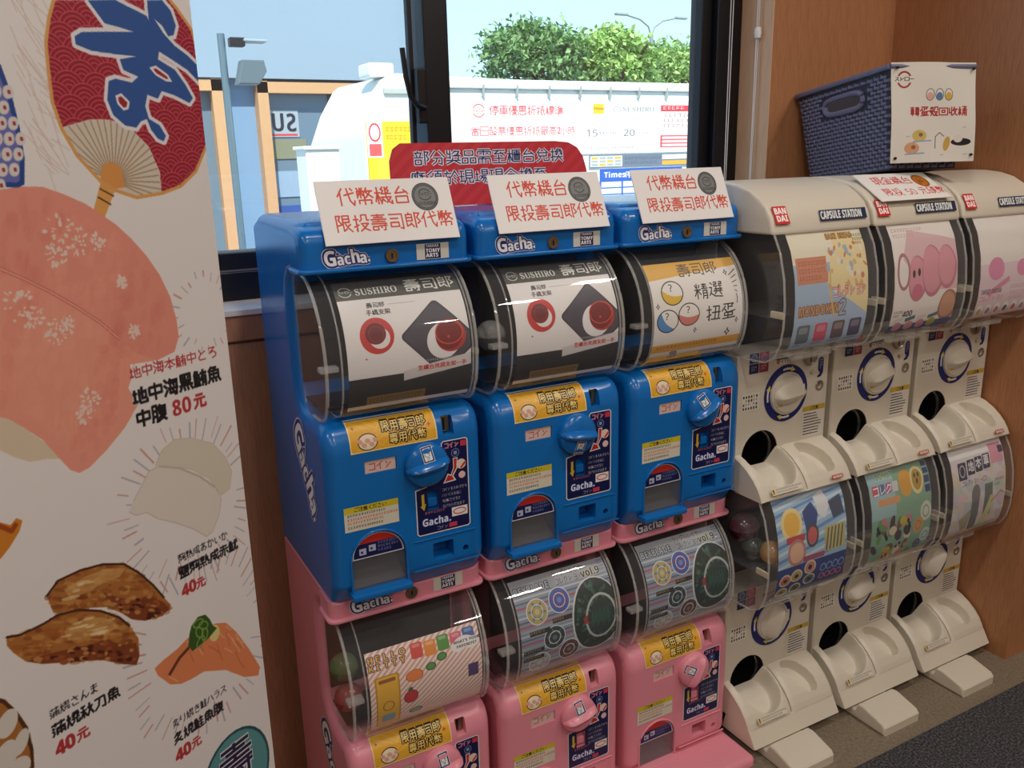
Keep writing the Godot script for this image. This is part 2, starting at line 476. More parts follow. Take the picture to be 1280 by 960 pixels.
func xpoly(p: PackedVector2Array, at: Vector2, turn: float) -> PackedVector2Array:
	var o := PackedVector2Array()
	for q in p: o.append(at + q.rotated(turn))
	return o
func white_machine_prints() -> void:
	var b: Board
	var r := RandomNumberGenerator.new()
	r.seed = 77
	# maker's red square
	b = Board.new(100, 100, Color(0.83, 0.16, 0.14))
	b.text("BAN", 8, 4, 46, Color.WHITE, -0.05, 0.92)
	b.text("DAI", 12, 46, 46, Color.WHITE, -0.05, 1.0)
	T.red_square = b.done()
	b = Board.new(360, 56, Color(0.1, 0.2, 0.4, 0.0))
	b.rrect(0, 2, 358, 52, 4, Color(0.10, 0.19, 0.34))
	b.text("CAPSULE STATION", 6, 2, 50, Color(0.94, 0.95, 0.93), -0.05, 0.72)
	T.station = b.done(true)
	b = Board.new(150, 40, Color(0.62, 0.14, 0.12))
	b.rect(2, 2, 146, 36, Color(0.68, 0.18, 0.16))
	b.text("BANDAI", 12, 2, 36, Color(0.93, 0.88, 0.84), -0.03, 0.95)
	T.small_red = b.done()
	# front plate of the white machine: cut-out labels
	b = Board.new(116, 90, Color(0.93, 0.92, 0.9))
	for k in 4:
		var c: Color = [Color(0.10, 0.16, 0.40), Color(0.75, 0.16, 0.18), Color(0.12, 0.14, 0.30), Color(0.55, 0.2, 0.26)][k]
		b.rect((k % 2) * 58 + 1, (k / 2) * 45 + 1, 56, 43, c)
		if k < 2: b.ring((k % 2) * 58 + 29, 22, 17, 17, 2.5, Color(0.85, 0.86, 0.9))
		b.scribble((k % 2) * 58 + 14, (k / 2) * 45 + 13, 30, 2, 11, Color(0.9, 0.88, 0.88), k + 2)
	T.squares = b.done()
	b = Board.new(104, 78, Color(0.9, 0.88, 0.83))
	for k in 4:
		for j in 6:
			if r.randf() < 0.85: b.scribble(8 + j * 15, 8 + k * 17, 8, 1, 15, Color(0.10, 0.09, 0.09), k * 7 + j)
			if r.randf() < 0.6: b.rect(8 + j * 15, 9 + k * 17, 8, 10, Color(0.14, 0.12, 0.12))
	T.howto = b.done()
	b = Board.new(140, 150, Color(0.89, 0.87, 0.82))
	b.rect(0, 0, 140, 24, Color(0.78, 0.66, 0.22))
	b.text("ご注意", 44, 3, 18, INK, 0.1)
	for k in 8:
		b.rect(8, 36 + k * 14, r.randf_range(80, 124), 4, Color(0.2, 0.2, 0.24))
		b.scribble(8, 34 + k * 14, r.randf_range(70, 120), 1, 10, Color(0.2, 0.2, 0.24), k)
	T.white_caution = b.done()
	b = Board.new(100, 64, Color(0.9, 0.88, 0.84))
	b.scribble(6, 4, 60, 2, 12, Color(0.6, 0.5, 0.55), 3)
	b.ell(18, 46, 12, 12, Color(0.72, 0.45, 0.22))
	b.text("× 1 日", 38, 36, 22, INK, 0.1)
	T.price = b.done()
	b = Board.new(50, 120, Color(0.08, 0.13, 0.40, 0.0))
	b.rrect(10, 2, 36, 84, 17, Color(0.08, 0.13, 0.40))
	b.poly(pts([46, 60, 46, 90, 34, 112, 8, 118, 8, 106, 22, 98, 24, 70]), Color(0.08, 0.13, 0.40))
	b.scribble(20, 14, 16, 4, 15, Color(0.85, 0.87, 0.93), 5)
	T.pill = b.done(true)
	b = Board.new(260, 260, Color(0.08, 0.13, 0.42))
	for k in 4:
		b.xf = Transform2D(TAU * k / 4 + 0.1, Vector2(130, 130))
		var arc := []
		for j in 9: arc.append(Vector2(0, -116).rotated(-0.34 + 0.06 * j))
		for j in 9: arc.append(Vector2(0, -106).rotated(0.14 - 0.06 * j))
		b.poly(arc, Color(0.9, 0.9, 0.86))
		b.poly([Vector2(0, -124).rotated(0.12), Vector2(0, -98).rotated(0.12), Vector2(0, -111).rotated(0.36)], Color(0.88, 0.80, 0.35))
	b.xf = Transform2D()
	T.dial = b.done()
	b = Board.new(230, 40, Color(0.88, 0.86, 0.80))
	b.poly(pts([4, 6, 20, 4, 22, 34, 6, 36]), Color(0.80, 0.64, 0.14))
	b.text("!", 8, 2, 32, INK, 0.0)
	b.scribble(30, 6, 190, 2, 16, Color(0.38, 0.34, 0.32), 9)
	T.warn = b.done()
	# upper prints
	b = Board.new(420, 440, Color(0.93, 0.91, 0.82))
	b.rect(0, 120, 420, 320, Color(0.66, 0.76, 0.86))
	b.poly(pts([260, 0, 420, 40, 420, 300, 180, 180]), Color(0.93, 0.87, 0.66))
	b.rect(16, 100, 170, 80, Color(0.82, 0.55, 0.42))
	b.scribble(30, 112, 140, 3, 22, Color(0.72, 0.38, 0.34), 3)
	b.rimmed("BAKE BREAD", 210, 10, 34, Color(0.85, 0.60, 0.16), Color(0.3, 0.22, 0.1), 0.05, 0.1, 0.75)
	b.scribble(360, 24, 54, 3, 18, Color(0.2, 0.25, 0.35), 4)
	b.rimmed("MONDOKEN", 20, 244, 46, Color(0.88, 0.66, 0.40), Color(0.45, 0.25, 0.22), 0.06, 0.1, 0.85)
	b.rimmed("コレクション", 212, 196, 36, Color(0.93, 0.86, 0.80), Color(0.72, 0.28, 0.36), 0.06, 0.1, 0.9)
	b.rimmed("2", 250, 230, 76, Color(0.70, 0.72, 0.76), Color(0.35, 0.38, 0.44), 0.05)
	b.line(pts([200, 140, 196, 210, 226, 300]), 9, Color(0.88, 0.74, 0.45))
	for k in 4:
		var c: Color = [Color(0.40, 0.46, 0.50), Color(0.84, 0.36, 0.46), Color(0.42, 0.34, 0.36), Color(0.30, 0.28, 0.42)][k]
		b.rrect(24 + k * 100, 316, 72, 88, 12, c)
		b.rrect(36 + k * 100, 326, 48, 30, 8, c.lightened(0.3))
		b.scribble(24 + k * 100, 412, 70, 1, 16, NAVY, k)
	for k in 46: b.ell(190 + r.randf() * 220, 60 + r.randf() * 150, r.randf_range(5, 16), r.randf_range(4, 12), [Color(0.88, 0.70, 0.45), Color(0.80, 0.52, 0.36), Color(0.62, 0.72, 0.80), Color(0.93, 0.90, 0.84)][k % 4], r.randf())
	b.rimmed("コレクション", 212, 196, 36, Color(0.93, 0.86, 0.80), Color(0.72, 0.28, 0.36), 0.06, 0.1, 0.9)
	T.up0 = b.done()
	b = Board.new(420, 440, Color(0.93, 0.91, 0.89))
	b.poly(pts([120, 30, 420, 90, 420, 260, 200, 250, 60, 140]), Color(0.88, 0.74, 0.76))
	for q in [[150, 210, 62, 80], [250, 190, 70, 90], [350, 180, 64, 76]]:
		b.ell(q[0], q[1], q[2], q[3], Color(0.78, 0.48, 0.56))
		b.ell(q[0] - 4, q[1] - 6, q[2] - 8, q[3] - 10, Color(0.87, 0.60, 0.66))
	for q in [[126, 190], [160, 186]]: b.ell(q[0], q[1], 9, 13, INK)
	b.ell(150, 252, 34, 28, Color(0.82, 0.45, 0.55))
	b.ring(60, 180, 42, 62, 12, Color(0.70, 0.46, 0.52))
	b.ell(372, 330, 66, 70, Color(0.66, 0.45, 0.36))
	b.ell(368, 326, 52, 58, Color(0.80, 0.60, 0.48))
	b.scribble(20, 22, 200, 2, 26, Color(0.80, 0.64, 0.66), 5)
	b.text("400", 70, 318, 40, INK, 0.0)
	b.scribble(12, 320, 60, 2, 18, Color(0.25, 0.2, 0.2), 2)
	b.rect(0, 392, 420, 48, Color(0.20, 0.32, 0.56))
	for k in 4:
		b.poly(pts([20 + k * 76, 362, 84 + k * 76, 350, 86 + k * 76, 368, 22 + k * 76, 380]), [Color(0.85, 0.85, 0.84), Color(0.25, 0.42, 0.50), Color(0.88, 0.85, 0.82), Color(0.28, 0.45, 0.48)][k])
		b.ell(54 + k * 76, 404, 30, 28, [Color(0.86, 0.60, 0.66), Color(0.88, 0.62, 0.64), Color(0.84, 0.58, 0.66), Color(0.70, 0.68, 0.30)][k])
	T.up1 = b.done()
	b = Board.new(420, 440, Color(0.93, 0.92, 0.90))
	b.rect(0, 190, 420, 250, Color(0.90, 0.82, 0.85))
	for q in [[120, 210, 60], [320, 215, 44], [400, 230, 50]]: b.ell(q[0], q[1], q[2], q[2] * 0.7, Color(0.88, 0.56, 0.70))
	b.poly(pts([60, 300, 220, 240, 226, 262, 80, 316]), Color(0.87, 0.55, 0.68))
	b.text("SWEET DREAM", 20, 282, 26, Color(0.35, 0.30, 0.32), 0.0, 0.85)
	b.text("コレクション", 14, 310, 30, Color(0.85, 0.42, 0.56), 0.1)
	b.scribble(240, 280, 150, 3, 26, Color(0.80, 0.60, 0.68), 8)
	for k in 6:
		b.ell(36 + k * 66, 392, 27, 34, Color(0.94, 0.93, 0.92))
		b.ell(36 + k * 66, 396, 16, 20, [Color(0.82, 0.70, 0.42), Color(0.72, 0.5, 0.62), Color(0.8, 0.45, 0.55), Color(0.30, 0.28, 0.32), Color(0.75, 0.35, 0.42), Color(0.6, 0.55, 0.7)][k])
	T.up2 = b.done()
	# lower prints
	b = Board.new(420, 440, Color(0.62, 0.76, 0.86))
	for k in 12: b.poly(pts([0, k * 26, 420, k * 26 - 60, 420, k * 26 - 48, 0, k * 26 + 12]), [Color(0.78, 0.87, 0.92), Color(0.40, 0.58, 0.80)][k % 2])
	b.ell(90, 120, 62, 56, Color(0.93, 0.86, 0.60))
	b.ell(90, 120, 46, 40, Color(0.93, 0.74, 0.30))
	b.poly(pts([160, 90, 220, 60, 250, 110, 220, 170, 170, 160]), Color(0.16, 0.28, 0.54))
	b.poly(pts([240, 40, 300, 20, 330, 90, 290, 130, 250, 110]), Color(0.88, 0.90, 0.92))
	b.poly(pts([320, 80, 400, 60, 410, 130, 340, 140]), Color(0.22, 0.28, 0.40))
	b.rrect(50, 160, 110, 24, 6, Color(0.75, 0.26, 0.34))
	b.ring(110, 222, 54, 50, 12, Color(0.80, 0.50, 0.42))
	b.ell(110, 222, 40, 36, Color(0.90, 0.72, 0.60))
	b.ring(206, 176, 38, 42, 10, Color(0.30, 0.28, 0.28))
	b.ell(206, 176, 28, 30, Color(0.80, 0.38, 0.38))
	b.rect(280, 160, 130, 90, Color(0.76, 0.74, 0.52))
	for k in 5: b.line(pts([290 + k * 22, 244, 306 + k * 22, 168]), 9, Color(0.40, 0.36, 0.22))
	b.rect(0, 270, 420, 170, Color(0.13, 0.22, 0.50))
	b.rrect(150, 244, 130, 22, 6, Color(0.66, 0.30, 0.42))
	for k in 7:
		var cx: float = [50, 116, 196, 40, 120, 200, 270][k]
		var cy: float = [326, 318, 296, 392, 388, 358, 300][k]
		if k == 6: continue
		b.ell(cx, cy, 36, 30, Color(0.86, 0.83, 0.70))
		b.ell(cx, cy, 29, 23, [Color(0.80, 0.42, 0.32), Color(0.72, 0.62, 0.40), Color(0.82, 0.52, 0.5), Color(0.60, 0.55, 0.35), Color(0.34, 0.38, 0.36), Color(0.25, 0.42, 0.40)][k])
		b.ell(cx, cy, 12, 10, INK)
	for k in 4: b.ring(280 + k * 38, 318, 20, 20, 6, Color(0.50, 0.62, 0.82))
	for k in 4: b.ring(280 + k * 36, 366, 18, 18, 6, Color(0.85, 0.45, 0.55))
	b.scribble(10, 420, 390, 1, 16, Color(0.6, 0.66, 0.8), 2)
	T.low0 = b.done()
	b = Board.new(420, 440, Color(0.52, 0.68, 0.58))
	b.rect(0, 0, 170, 200, Color(0.62, 0.76, 0.78))
	b.rimmed("DONUT", 60, 20, 40, Color(0.35, 0.60, 0.35), Color(0.85, 0.9, 0.85), 0.06, 0.1, 0.8)
	for k in 4: b.rrect(20 + k * 46, 76, 38, 38, 6, [Color(0.80, 0.36, 0.42), Color(0.34, 0.44, 0.62), Color(0.75, 0.42, 0.6), Color(0.82, 0.84, 0.84)][k])
	b.text("コレク", 24, 80, 34, Color.WHITE, 0.12, 1.3)
	b.rrect(50, 130, 150, 24, 8, Color(0.85, 0.62, 0.40))
	b.ell(250, 90, 46, 54, Color(0.86, 0.64, 0.24))
	b.ell(330, 90, 46, 56, Color(0.90, 0.85, 0.60))
	b.ell(330, 90, 34, 42, Color(0.72, 0.58, 0.26))
	for q in [[318, 76], [342, 76], [330, 100]]: b.ell(q[0], q[1], 7, 10, Color(0.25, 0.3, 0.12))
	for k in 4: b.rect(380, 20 + k * 34, 36, 26, Color(0.16, 0.24, 0.48))
	for k in 34:
		var x := 20 + r.randf() * 260
		var y := 220 + r.randf() * 190
		b.ell(x, y, r.randf_range(14, 34), r.randf_range(12, 30), [Color(0.74, 0.72, 0.28), Color(0.46, 0.34, 0.28), Color(0.82, 0.58, 0.34), Color(0.78, 0.50, 0.55), Color(0.86, 0.82, 0.70), Color(0.30, 0.22, 0.28), Color(0.40, 0.60, 0.36)][k % 7], r.randf())
	for k in 12: b.ell(30 + r.randf() * 240, 230 + r.randf() * 160, 8, 9, INK)
	for q in [[380, 220, 40, Color(0.82, 0.84, 0.78)], [330, 270, 36, Color(0.85, 0.60, 0.35)], [390, 330, 38, Color(0.72, 0.82, 0.80)], [340, 370, 28, Color(0.35, 0.36, 0.5)]]:
		b.ell(q[0], q[1], q[2], q[2], q[3])
		b.ring(q[0], q[1], q[2] * 0.6, q[2] * 0.6, 5, Color(0.5, 0.58, 0.5))
	b.rect(0, 412, 420, 28, Color(0.80, 0.76, 0.74))
	T.low1 = b.done()
	b = Board.new(420, 440, Color(0.86, 0.84, 0.85))
	for k in 60: b.ell(r.randf() * 420, 110 + r.randf() * 320, r.randf_range(14, 50), r.randf_range(10, 30), [Color(0.88, 0.78, 0.80), Color(0.76, 0.82, 0.78), Color(0.84, 0.82, 0.74), Color(0.78, 0.78, 0.84)][k % 4], r.randf())
	b.rect(0, 0, 420, 64, Color(0.93, 0.93, 0.93))
	b.rect(310, 30, 100, 90, Color(0.87, 0.62, 0.70))
	b.rrect(380, 50, 38, 34, 5, Color(0.20, 0.24, 0.36))
	b.rrect(50, 84, 62, 66, 6, Color(0.16, 0.18, 0.28))
	b.ring(81, 117, 22, 24, 6, Color(0.75, 0.76, 0.82))
	for k in 3:
		b.rrect(122 + k * 62, 80 - k * 4, 56, 58, 5, Color(0.16, 0.18, 0.28))
		b.text("地本車"[k], 128 + k * 62, 84 - k * 4, 44, Color(0.90, 0.90, 0.92), 0.14)
	b.text("コレクション ーロ", 70, 154, 22, Color(0.35, 0.30, 0.34), 0.1)
	b.rrect(150, 210, 60, 200, 26, Color(0.45, 0.46, 0.46))
	b.ell(180, 220, 34, 40, Color(0.48, 0.49, 0.49))
	b.rect(250, 190, 64, 150, Color(0.42, 0.48, 0.46))
	b.poly(pts([250, 190, 268, 204, 300, 204, 314, 184, 314, 220, 250, 220]), Color(0.38, 0.45, 0.43))
	b.poly(pts([230, 380, 300, 240, 330, 250, 280, 400]), Color(0.82, 0.80, 0.58))
	b.poly(pts([60, 320, 150, 280, 140, 380, 100, 400]), Color(0.68, 0.66, 0.52))
	b.line(pts([312, 276, 380, 236, 412, 250]), 8, Color(0.80, 0.52, 0.44))
	b.scribble(330, 180, 70, 2, 18, Color(0.3, 0.3, 0.36), 5)
	b.scribble(180, 404, 200, 2, 16, Color(0.45, 0.48, 0.6), 6)
	T.low2 = b.done()

func sign_prints() -> void:
	var b: Board
	# sheet on the basket
	b = Board.new(340, 400, Color(0.88, 0.865, 0.83))
	b.ring(50, 68, 28, 34, 7, Color(0.62, 0.18, 0.14))
	b.rect(16, 54, 70, 26, Color(0.88, 0.865, 0.83))
	b.text("スシロー", 14, 56, 18, INK, 0.13)
	for k in 3:
		var c: Color = [Color(0.86, 0.66, 0.62), Color(0.35, 0.48, 0.66), Color(0.84, 0.68, 0.26)][k]
		b.ell(152 + k * 38, 128, 17, 24, INK, 0.0)
		b.ell(152 + k * 38, 128, 15, 22, Color(0.9, 0.88, 0.86))
		b.ell(152 + k * 38, 134, 13, 15, c)
	b.text("轉蛋殼回收桶", 74, 176, 38, Color(0.66, 0.13, 0.14), 0.12)
	for q in [[112, 300, Color(0.82, 0.72, 0.42)], [82, 350, Color(0.84, 0.62, 0.48)]]:
		b.ell(q[0], q[1] - 8, 30, 24, q[2])
		b.line(pts([q[0] - 26, q[1] + 16, q[0] + 50, q[1] + 12]), 5, Color(0.48, 0.66, 0.76))
		b.ell(q[0] + 6, q[1] - 12, 9, 8, Color(0.55, 0.4, 0.25))
	b.line(pts([178, 344, 180, 296, 198, 280, 216, 296]), 2.5, INK)
	b.ell(226, 326, 13, 30, Color(0.78, 0.62, 0.30), 0.25)
	b.ell(284, 320, 40, 15, INK)
	b.ell(272, 306, 18, 16, Color(0.86, 0.84, 0.8))
	for q in [[60, 296], [290, 262], [296, 372], [200, 372], [100, 280]]: b.line(pts([q[0], q[1], q[0] + 12, q[1] - 3]), 2.5, Color(0.5, 0.62, 0.55))
	T.basket = b.done()
	# parking notices outside
	b = Board.new(630, 330, Color(0.93, 0.95, 0.94))
	sushi_mark(b, 66, 62, 34, Color(0.80, 0.36, 0.34), Color(0.93, 0.95, 0.94))
	b.text("停車優惠折抵標準", 124, 34, 52, Color(0.84, 0.28, 0.30), 0.085)
	b.text("當日發票優惠折抵最高", 20, 140, 48, Color(0.84, 0.28, 0.30), 0.075)
	var e := b.text("2", 510, 140, 48, Color(0.84, 0.28, 0.30), 0.0, 0.8)
	b.text("小時", 530, 140, 48, Color(0.84, 0.28, 0.30), 0.075, 0.9)
	e = b.text("• 300", 20, 246, 50, Color(0.5, 0.52, 0.54), 0.0, 0.9, false)
	b.text("元以上折抵小時", e, 246, 46, Color(0.5, 0.52, 0.54), 0.07)
	T.park1 = b.done()
	b = Board.new(560, 330, Color(0.93, 0.95, 0.94))
	b.rect(66, 20, 50, 62, Color(0.93, 0.78, 0.16))
	b.text("Times", 68, 40, 18, Color(0.8, 0.2, 0.15), 0.0, 0.95)
	b.ring(180, 54, 20, 20, 4, Color(0.6, 0.62, 0.62))
	b.text("SUSHIRO", 206, 32, 40, Color(0.55, 0.57, 0.57), 0.0, 0.85, true, true)
	b.rect(396, 26, 156, 40, Color(0.83, 0.24, 0.27))
	b.scribble(408, 34, 130, 1, 30, Color(0.95, 0.85, 0.85), 3)
	b.scribble(90, 110, 40, 1, 14, Color(0.5, 0.5, 0.52), 4)
	b.scribble(230, 110, 100, 1, 16, Color(0.5, 0.5, 0.52), 5)
	b.text("15", 30, 170, 60, Color(0.35, 0.38, 0.38), 0.0, 0.9, false)
	b.scribble(92, 196, 90, 1, 22, Color(0.5, 0.5, 0.52), 6)
	b.text("20", 210, 170, 60, Color(0.35, 0.38, 0.38), 0.0, 0.9, false)
	b.scribble(272, 196, 90, 1, 22, Color(0.5, 0.5, 0.52), 7)
	b.scribble(40, 288, 310, 1, 20, Color(0.45, 0.46, 0.5), 8)
	b.scribble(410, 80, 130, 3, 34, Color(0.65, 0.5, 0.5), 9)
	b.rect(396, 220, 156, 80, Color(0.83, 0.28, 0.30))
	for k in 3: b.rrect(404, 228 + k * 24, 138, 17, 6, Color(0.93, 0.8, 0.8))
	T.park2 = b.done()
	b = Board.new(400, 160, Color(0.12, 0.36, 0.74))
	b.text("Times", 20, 10, 36, Color.WHITE, 0.0)
	b.text("停車場以上優惠", 118, 12, 34, Color.WHITE, 0.09)
	for k in 6: b.rect(8 + (k % 2) * 102, 62 + (k / 2) * 32, 94, 26, Color(0.86, 0.92, 0.95))
	for k in 3: b.scribble(214, 66 + k * 32, 176, 1, 22, Color(0.8, 0.88, 0.95), k)
	T.park3 = b.done()
	b = Board.new(500, 60, Color(0.42, 0.48, 0.54))
	b.rect(6, 6, 150, 48, Color(0.90, 0.92, 0.90))
	for k in 12: b.rect(12 + (k % 4) * 36, 10 + (k / 4) * 15, 30, 11, Color(0.65, 0.70, 0.68) if k % 3 else Color(0.85, 0.70, 0.25))
	b.rect(352, 6, 140, 22, Color(0.88, 0.90, 0.88))
	b.rect(352, 34, 140, 20, Color(0.85, 0.66, 0.25))
	b.scribble(170, 14, 170, 2, 20, Color(0.3, 0.36, 0.44), 3)
	T.park4 = b.done()
	b = Board.new(200, 240, Color(0.94, 0.80, 0.16))
	b.rect(0, 0, 56, 100, Color(0.93, 0.93, 0.93))
	b.ring(28, 30, 22, 26, 5, Color(0.83, 0.2, 0.2))
	b.rect(6, 62, 44, 34, Color(0.86, 0.35, 0.35))
	b.scribble(70, 16, 120, 2, 22, Color(0.75, 0.58, 0.1), 3)
	T.yellow = b.done()
	b = Board.new(120, 100, Color(0.62, 0.68, 0.72))
	b.xf = Transform2D(Vector2(-1, 0), Vector2(0, 1), Vector2(120, 0))
	b.text("SU", 8, 0, 92, Color(0.10, 0.14, 0.2), 0.0, 0.9)
	b.rect(8, 88, 100, 8, Color(0.80, 0.25, 0.25))
	b.xf = Transform2D()
	T.mirrored = b.done()

func banner_print() -> void:
	# 620 x 1940 mm, one unit a millimetre
	var b := Board.new(620, 1940, Color(0.90, 0.885, 0.88), 2.0)
	var r := RandomNumberGenerator.new()
	r.seed = 5
	var art := {
		"fan_red": [441, 503, 433, 520, 425, 545, 423, 572, 422, 604, 428, 629, 463, 620, 489, 620, 515, 630, 535, 649, 546, 678, 545, 702, 575, 694, 600, 677, 622, 647, 626, 606, 624, 571, 624, 539, 618, 513, 599, 491, 590, 483],
		"fan_rib": [428, 629, 463, 620, 489, 620, 515, 630, 535, 649, 546, 678, 545, 702, 509, 705, 483, 695, 465, 685, 445, 664],
		"fan_hub": [465, 685, 470, 669, 482, 665, 494, 672, 495, 694, 482, 695],
		"fan_handle": [466, 685, 483, 695, 464, 725, 451, 717],
		"fan_edge": [441, 503, 433, 520, 425, 545, 423, 572, 422, 604, 428, 631, 441, 658, 465, 686, 483, 697, 509, 706, 545, 703, 574, 696, 600, 679, 622, 647, 626, 606, 624, 571, 624, 539, 618, 513, 599, 491, 590, 483],
		"br1": [481, 498, 515, 493, 531, 498, 542, 501, 555, 505, 557, 510, 558, 488, 579, 485, 590, 495, 595, 511, 590, 522, 582, 524, 575, 513, 565, 507, 576, 522, 590, 534, 607, 543, 623, 555, 622, 574, 605, 560, 584, 550, 566, 542, 563, 551, 586, 561, 599, 577, 608, 592, 602, 598, 581, 590, 563, 586, 556, 595, 542, 591, 537, 604, 540, 618, 554, 625, 561, 637, 557, 643, 549, 640, 541, 630, 537, 618, 528, 621, 521, 628, 507, 626, 493, 615, 488, 599, 493, 579, 502, 576, 523, 579, 533, 572, 514, 566, 511, 555, 534, 550, 511, 550, 477, 549, 459, 544, 459, 536, 468, 531, 494, 528, 535, 524, 516, 521, 498, 519, 490, 509],
		"br_hole1": [499, 594, 507, 591, 517, 600, 514, 608, 507, 610, 500, 603],
		"br_hole2": [549, 561, 559, 558, 575, 567, 580, 575, 571, 575, 557, 569],
		"fan2": [360, 571, 373, 570, 379, 597, 382, 630, 382, 659, 377, 686, 369, 689, 352, 687, 339, 687],
		"tuna": [338, 692, 351, 690, 374, 688, 396, 689, 419, 698, 442, 709, 452, 716, 476, 734, 495, 753, 512, 774, 527, 799, 538, 827, 543, 857, 543, 878, 534, 895, 508, 900, 469, 897, 469, 913, 462, 924, 473, 946, 451, 969, 422, 989, 398, 1002, 385, 1004, 375, 997, 363, 977, 350, 954, 334, 937, 318, 921, 298, 910],
		"tuna_top": [338, 692, 351, 690, 374, 688, 396, 689, 419, 698, 442, 709, 452, 716, 476, 734, 495, 753, 512, 774, 527, 799, 538, 827, 543, 857, 543, 878, 534, 895, 508, 900, 480, 886, 451, 853, 423, 826, 396, 805, 370, 785, 350, 771, 325, 762],
		"tuna_line": [333, 765, 357, 779, 387, 799, 413, 819, 439, 841, 460, 864],
		"rice": [299, 908, 311, 914, 330, 933, 354, 960, 370, 982, 351, 976, 332, 973, 316, 962, 304, 951, 292, 945],
		"sq_back": [484, 1029, 496, 1013, 517, 1005, 543, 1011, 576, 1029, 594, 1054, 602, 1078, 595, 1100, 580, 1104, 562, 1073, 537, 1052, 505, 1037],
		"sq_front": [447, 1062, 460, 1048, 474, 1033, 490, 1031, 518, 1043, 549, 1065, 571, 1088, 579, 1109, 572, 1129, 558, 1148, 547, 1151, 528, 1132, 501, 1112, 477, 1097, 463, 1083, 448, 1081, 439, 1073],
		"fa1": [324, 1128, 339, 1117, 368, 1117, 395, 1122, 422, 1134, 440, 1154, 457, 1179, 470, 1203, 478, 1217, 475, 1223, 457, 1224, 438, 1219, 421, 1208, 409, 1193, 391, 1176, 365, 1164, 340, 1156, 328, 1151],
		"fa2": [274, 1152, 288, 1157, 312, 1158, 332, 1156, 357, 1162, 383, 1177, 405, 1197, 417, 1215, 426, 1237, 424, 1260, 418, 1270, 401, 1259, 375, 1238, 340, 1220, 306, 1203, 289, 1190, 278, 1173, 273, 1162],
		"fa1_dark": [389, 1155, 404, 1168, 425, 1184, 449, 1190, 469, 1209, 475, 1223, 457, 1224, 438, 1219, 421, 1208, 409, 1193],
		"fa2_dark": [289, 1190, 308, 1193, 337, 1202, 363, 1211, 385, 1215, 402, 1233, 422, 1241, 424, 1260, 418, 1270, 401, 1259, 375, 1238, 340, 1220, 306, 1203],
		"fa1_sh": [344, 1130, 372, 1127, 399, 1129, 423, 1140, 414, 1147, 391, 1145, 374, 1147, 350, 1144],
		"fa2_sh": [336, 1179, 363, 1175, 389, 1189, 404, 1208, 386, 1209, 359, 1200, 339, 1192],
		"salmon": [442, 1289, 457, 1285, 478, 1282, 496, 1276, 521, 1277, 543, 1279, 561, 1287, 577, 1310, 596, 1348, 612, 1386, 608, 1399, 582, 1386, 551, 1356, 515, 1337, 494, 1336, 477, 1333, 461, 1324, 445, 1301],
		"green": [500, 1272, 505, 1262, 517, 1255, 529, 1258, 535, 1268, 539, 1280, 545, 1287, 529, 1294, 514, 1296, 501, 1298, 496, 1287],
		"egg": [279, 1015, 290, 1026, 300, 1033, 307, 1028, 313, 1033, 308, 1043, 294, 1057, 283, 1065, 269, 1068],
		"plate": [244, 1205, 260, 1219, 270, 1240, 278, 1266, 279, 1295, 276, 1318, 228, 1296],
		"plate_in": [243, 1211, 257, 1222, 267, 1243, 274, 1269, 275, 1295, 273, 1315, 228, 1296],
		"disc": [490, 1473, 508, 1463, 532, 1458, 559, 1464, 586, 1479, 603, 1500, 606, 1524, 598, 1552],
	}
	# faint crane-brush streaks and fireworks rays
	for k in 60:
		var y := 470 + r.randf() * 200
		var x := 385 + r.randf() * 40
		b.line(pts([x, y, x + r.randf_range(4, 24), y + r.randf_range(10, 40)]), 1.0, Color(0.83, 0.76, 0.73))
	for q in [[590, 855, 50, 24], [530, 1095, 105, 46], [520, 1300, 120, 50]]:
		for k in q[3]:
			var a: float = TAU * k / q[3] + r.randf() * 0.08
			var d := Vector2(cos(a), sin(a))
			var r0: float = q[2] * r.randf_range(0.72, 0.95)
			var c := Vector2(q[0], q[1])
			b.line([c + d * r0, c + d * (r0 + q[2] * r.randf_range(0.12, 0.3))], r.randf_range(1.0, 2.6), [Color(0.80, 0.62, 0.60), Color(0.70, 0.68, 0.74)][k % 2])
	# blue fan at the left
	b.poly(pts(art.fan2), Color(0.12, 0.26, 0.55))
	b.poly(Array(MB.inset(PackedVector2Array(pts(art.fan2)), 5.0)), Color(0.40, 0.42, 0.70))
	for k in 26:
		var p := Vector2(340 + (k % 4) * 12 + (k / 4 % 2) * 5, 596 + (k / 4) * 15)
		if Geometry2D.is_point_in_polygon(p, PackedVector2Array(pts(art.fan2))):
			b.ell(p.x, p.y, 5.5, 7.0, Color(0.84, 0.82, 0.80), 0.4)
			b.ell(p.x + 1, p.y, 1.6, 2.2, Color(0.62, 0.16, 0.22))
	# red fan with wave scales
	var red := pts(art.fan_red)
	b.poly(red, Color(0.57, 0.10, 0.17))
	var rp := PackedVector2Array(red)
	# overlapping wave scales, cut to the fan's outline
	var scales := Board.new(620, 1940, Color(0.57, 0.10, 0.17), 2.0)
	var cut := Board.new(620, 1940, Color(1, 1, 1, 0), 2.0)
	cut.poly(red, Color.WHITE)
	for j in 22:
		for i in 10:
			var c := Vector2(410 + i * 34 + (j % 2) * 17, 470 + j * 12)
			scales.ell(c.x, c.y, 20, 20, Color(0.57, 0.10, 0.17))
			for q in 4: scales.ring(c.x, c.y, 19.5 - q * 4.6, 19.5 - q * 4.6, 1.3, Color(0.80, 0.33, 0.40))
	b.im.blit_rect_mask(scales.im, cut.im, Rect2i(800, 900, 480, 560), Vector2i(800, 900))
	b.poly(pts(art.fan_rib), Color(0.82, 0.785, 0.73))
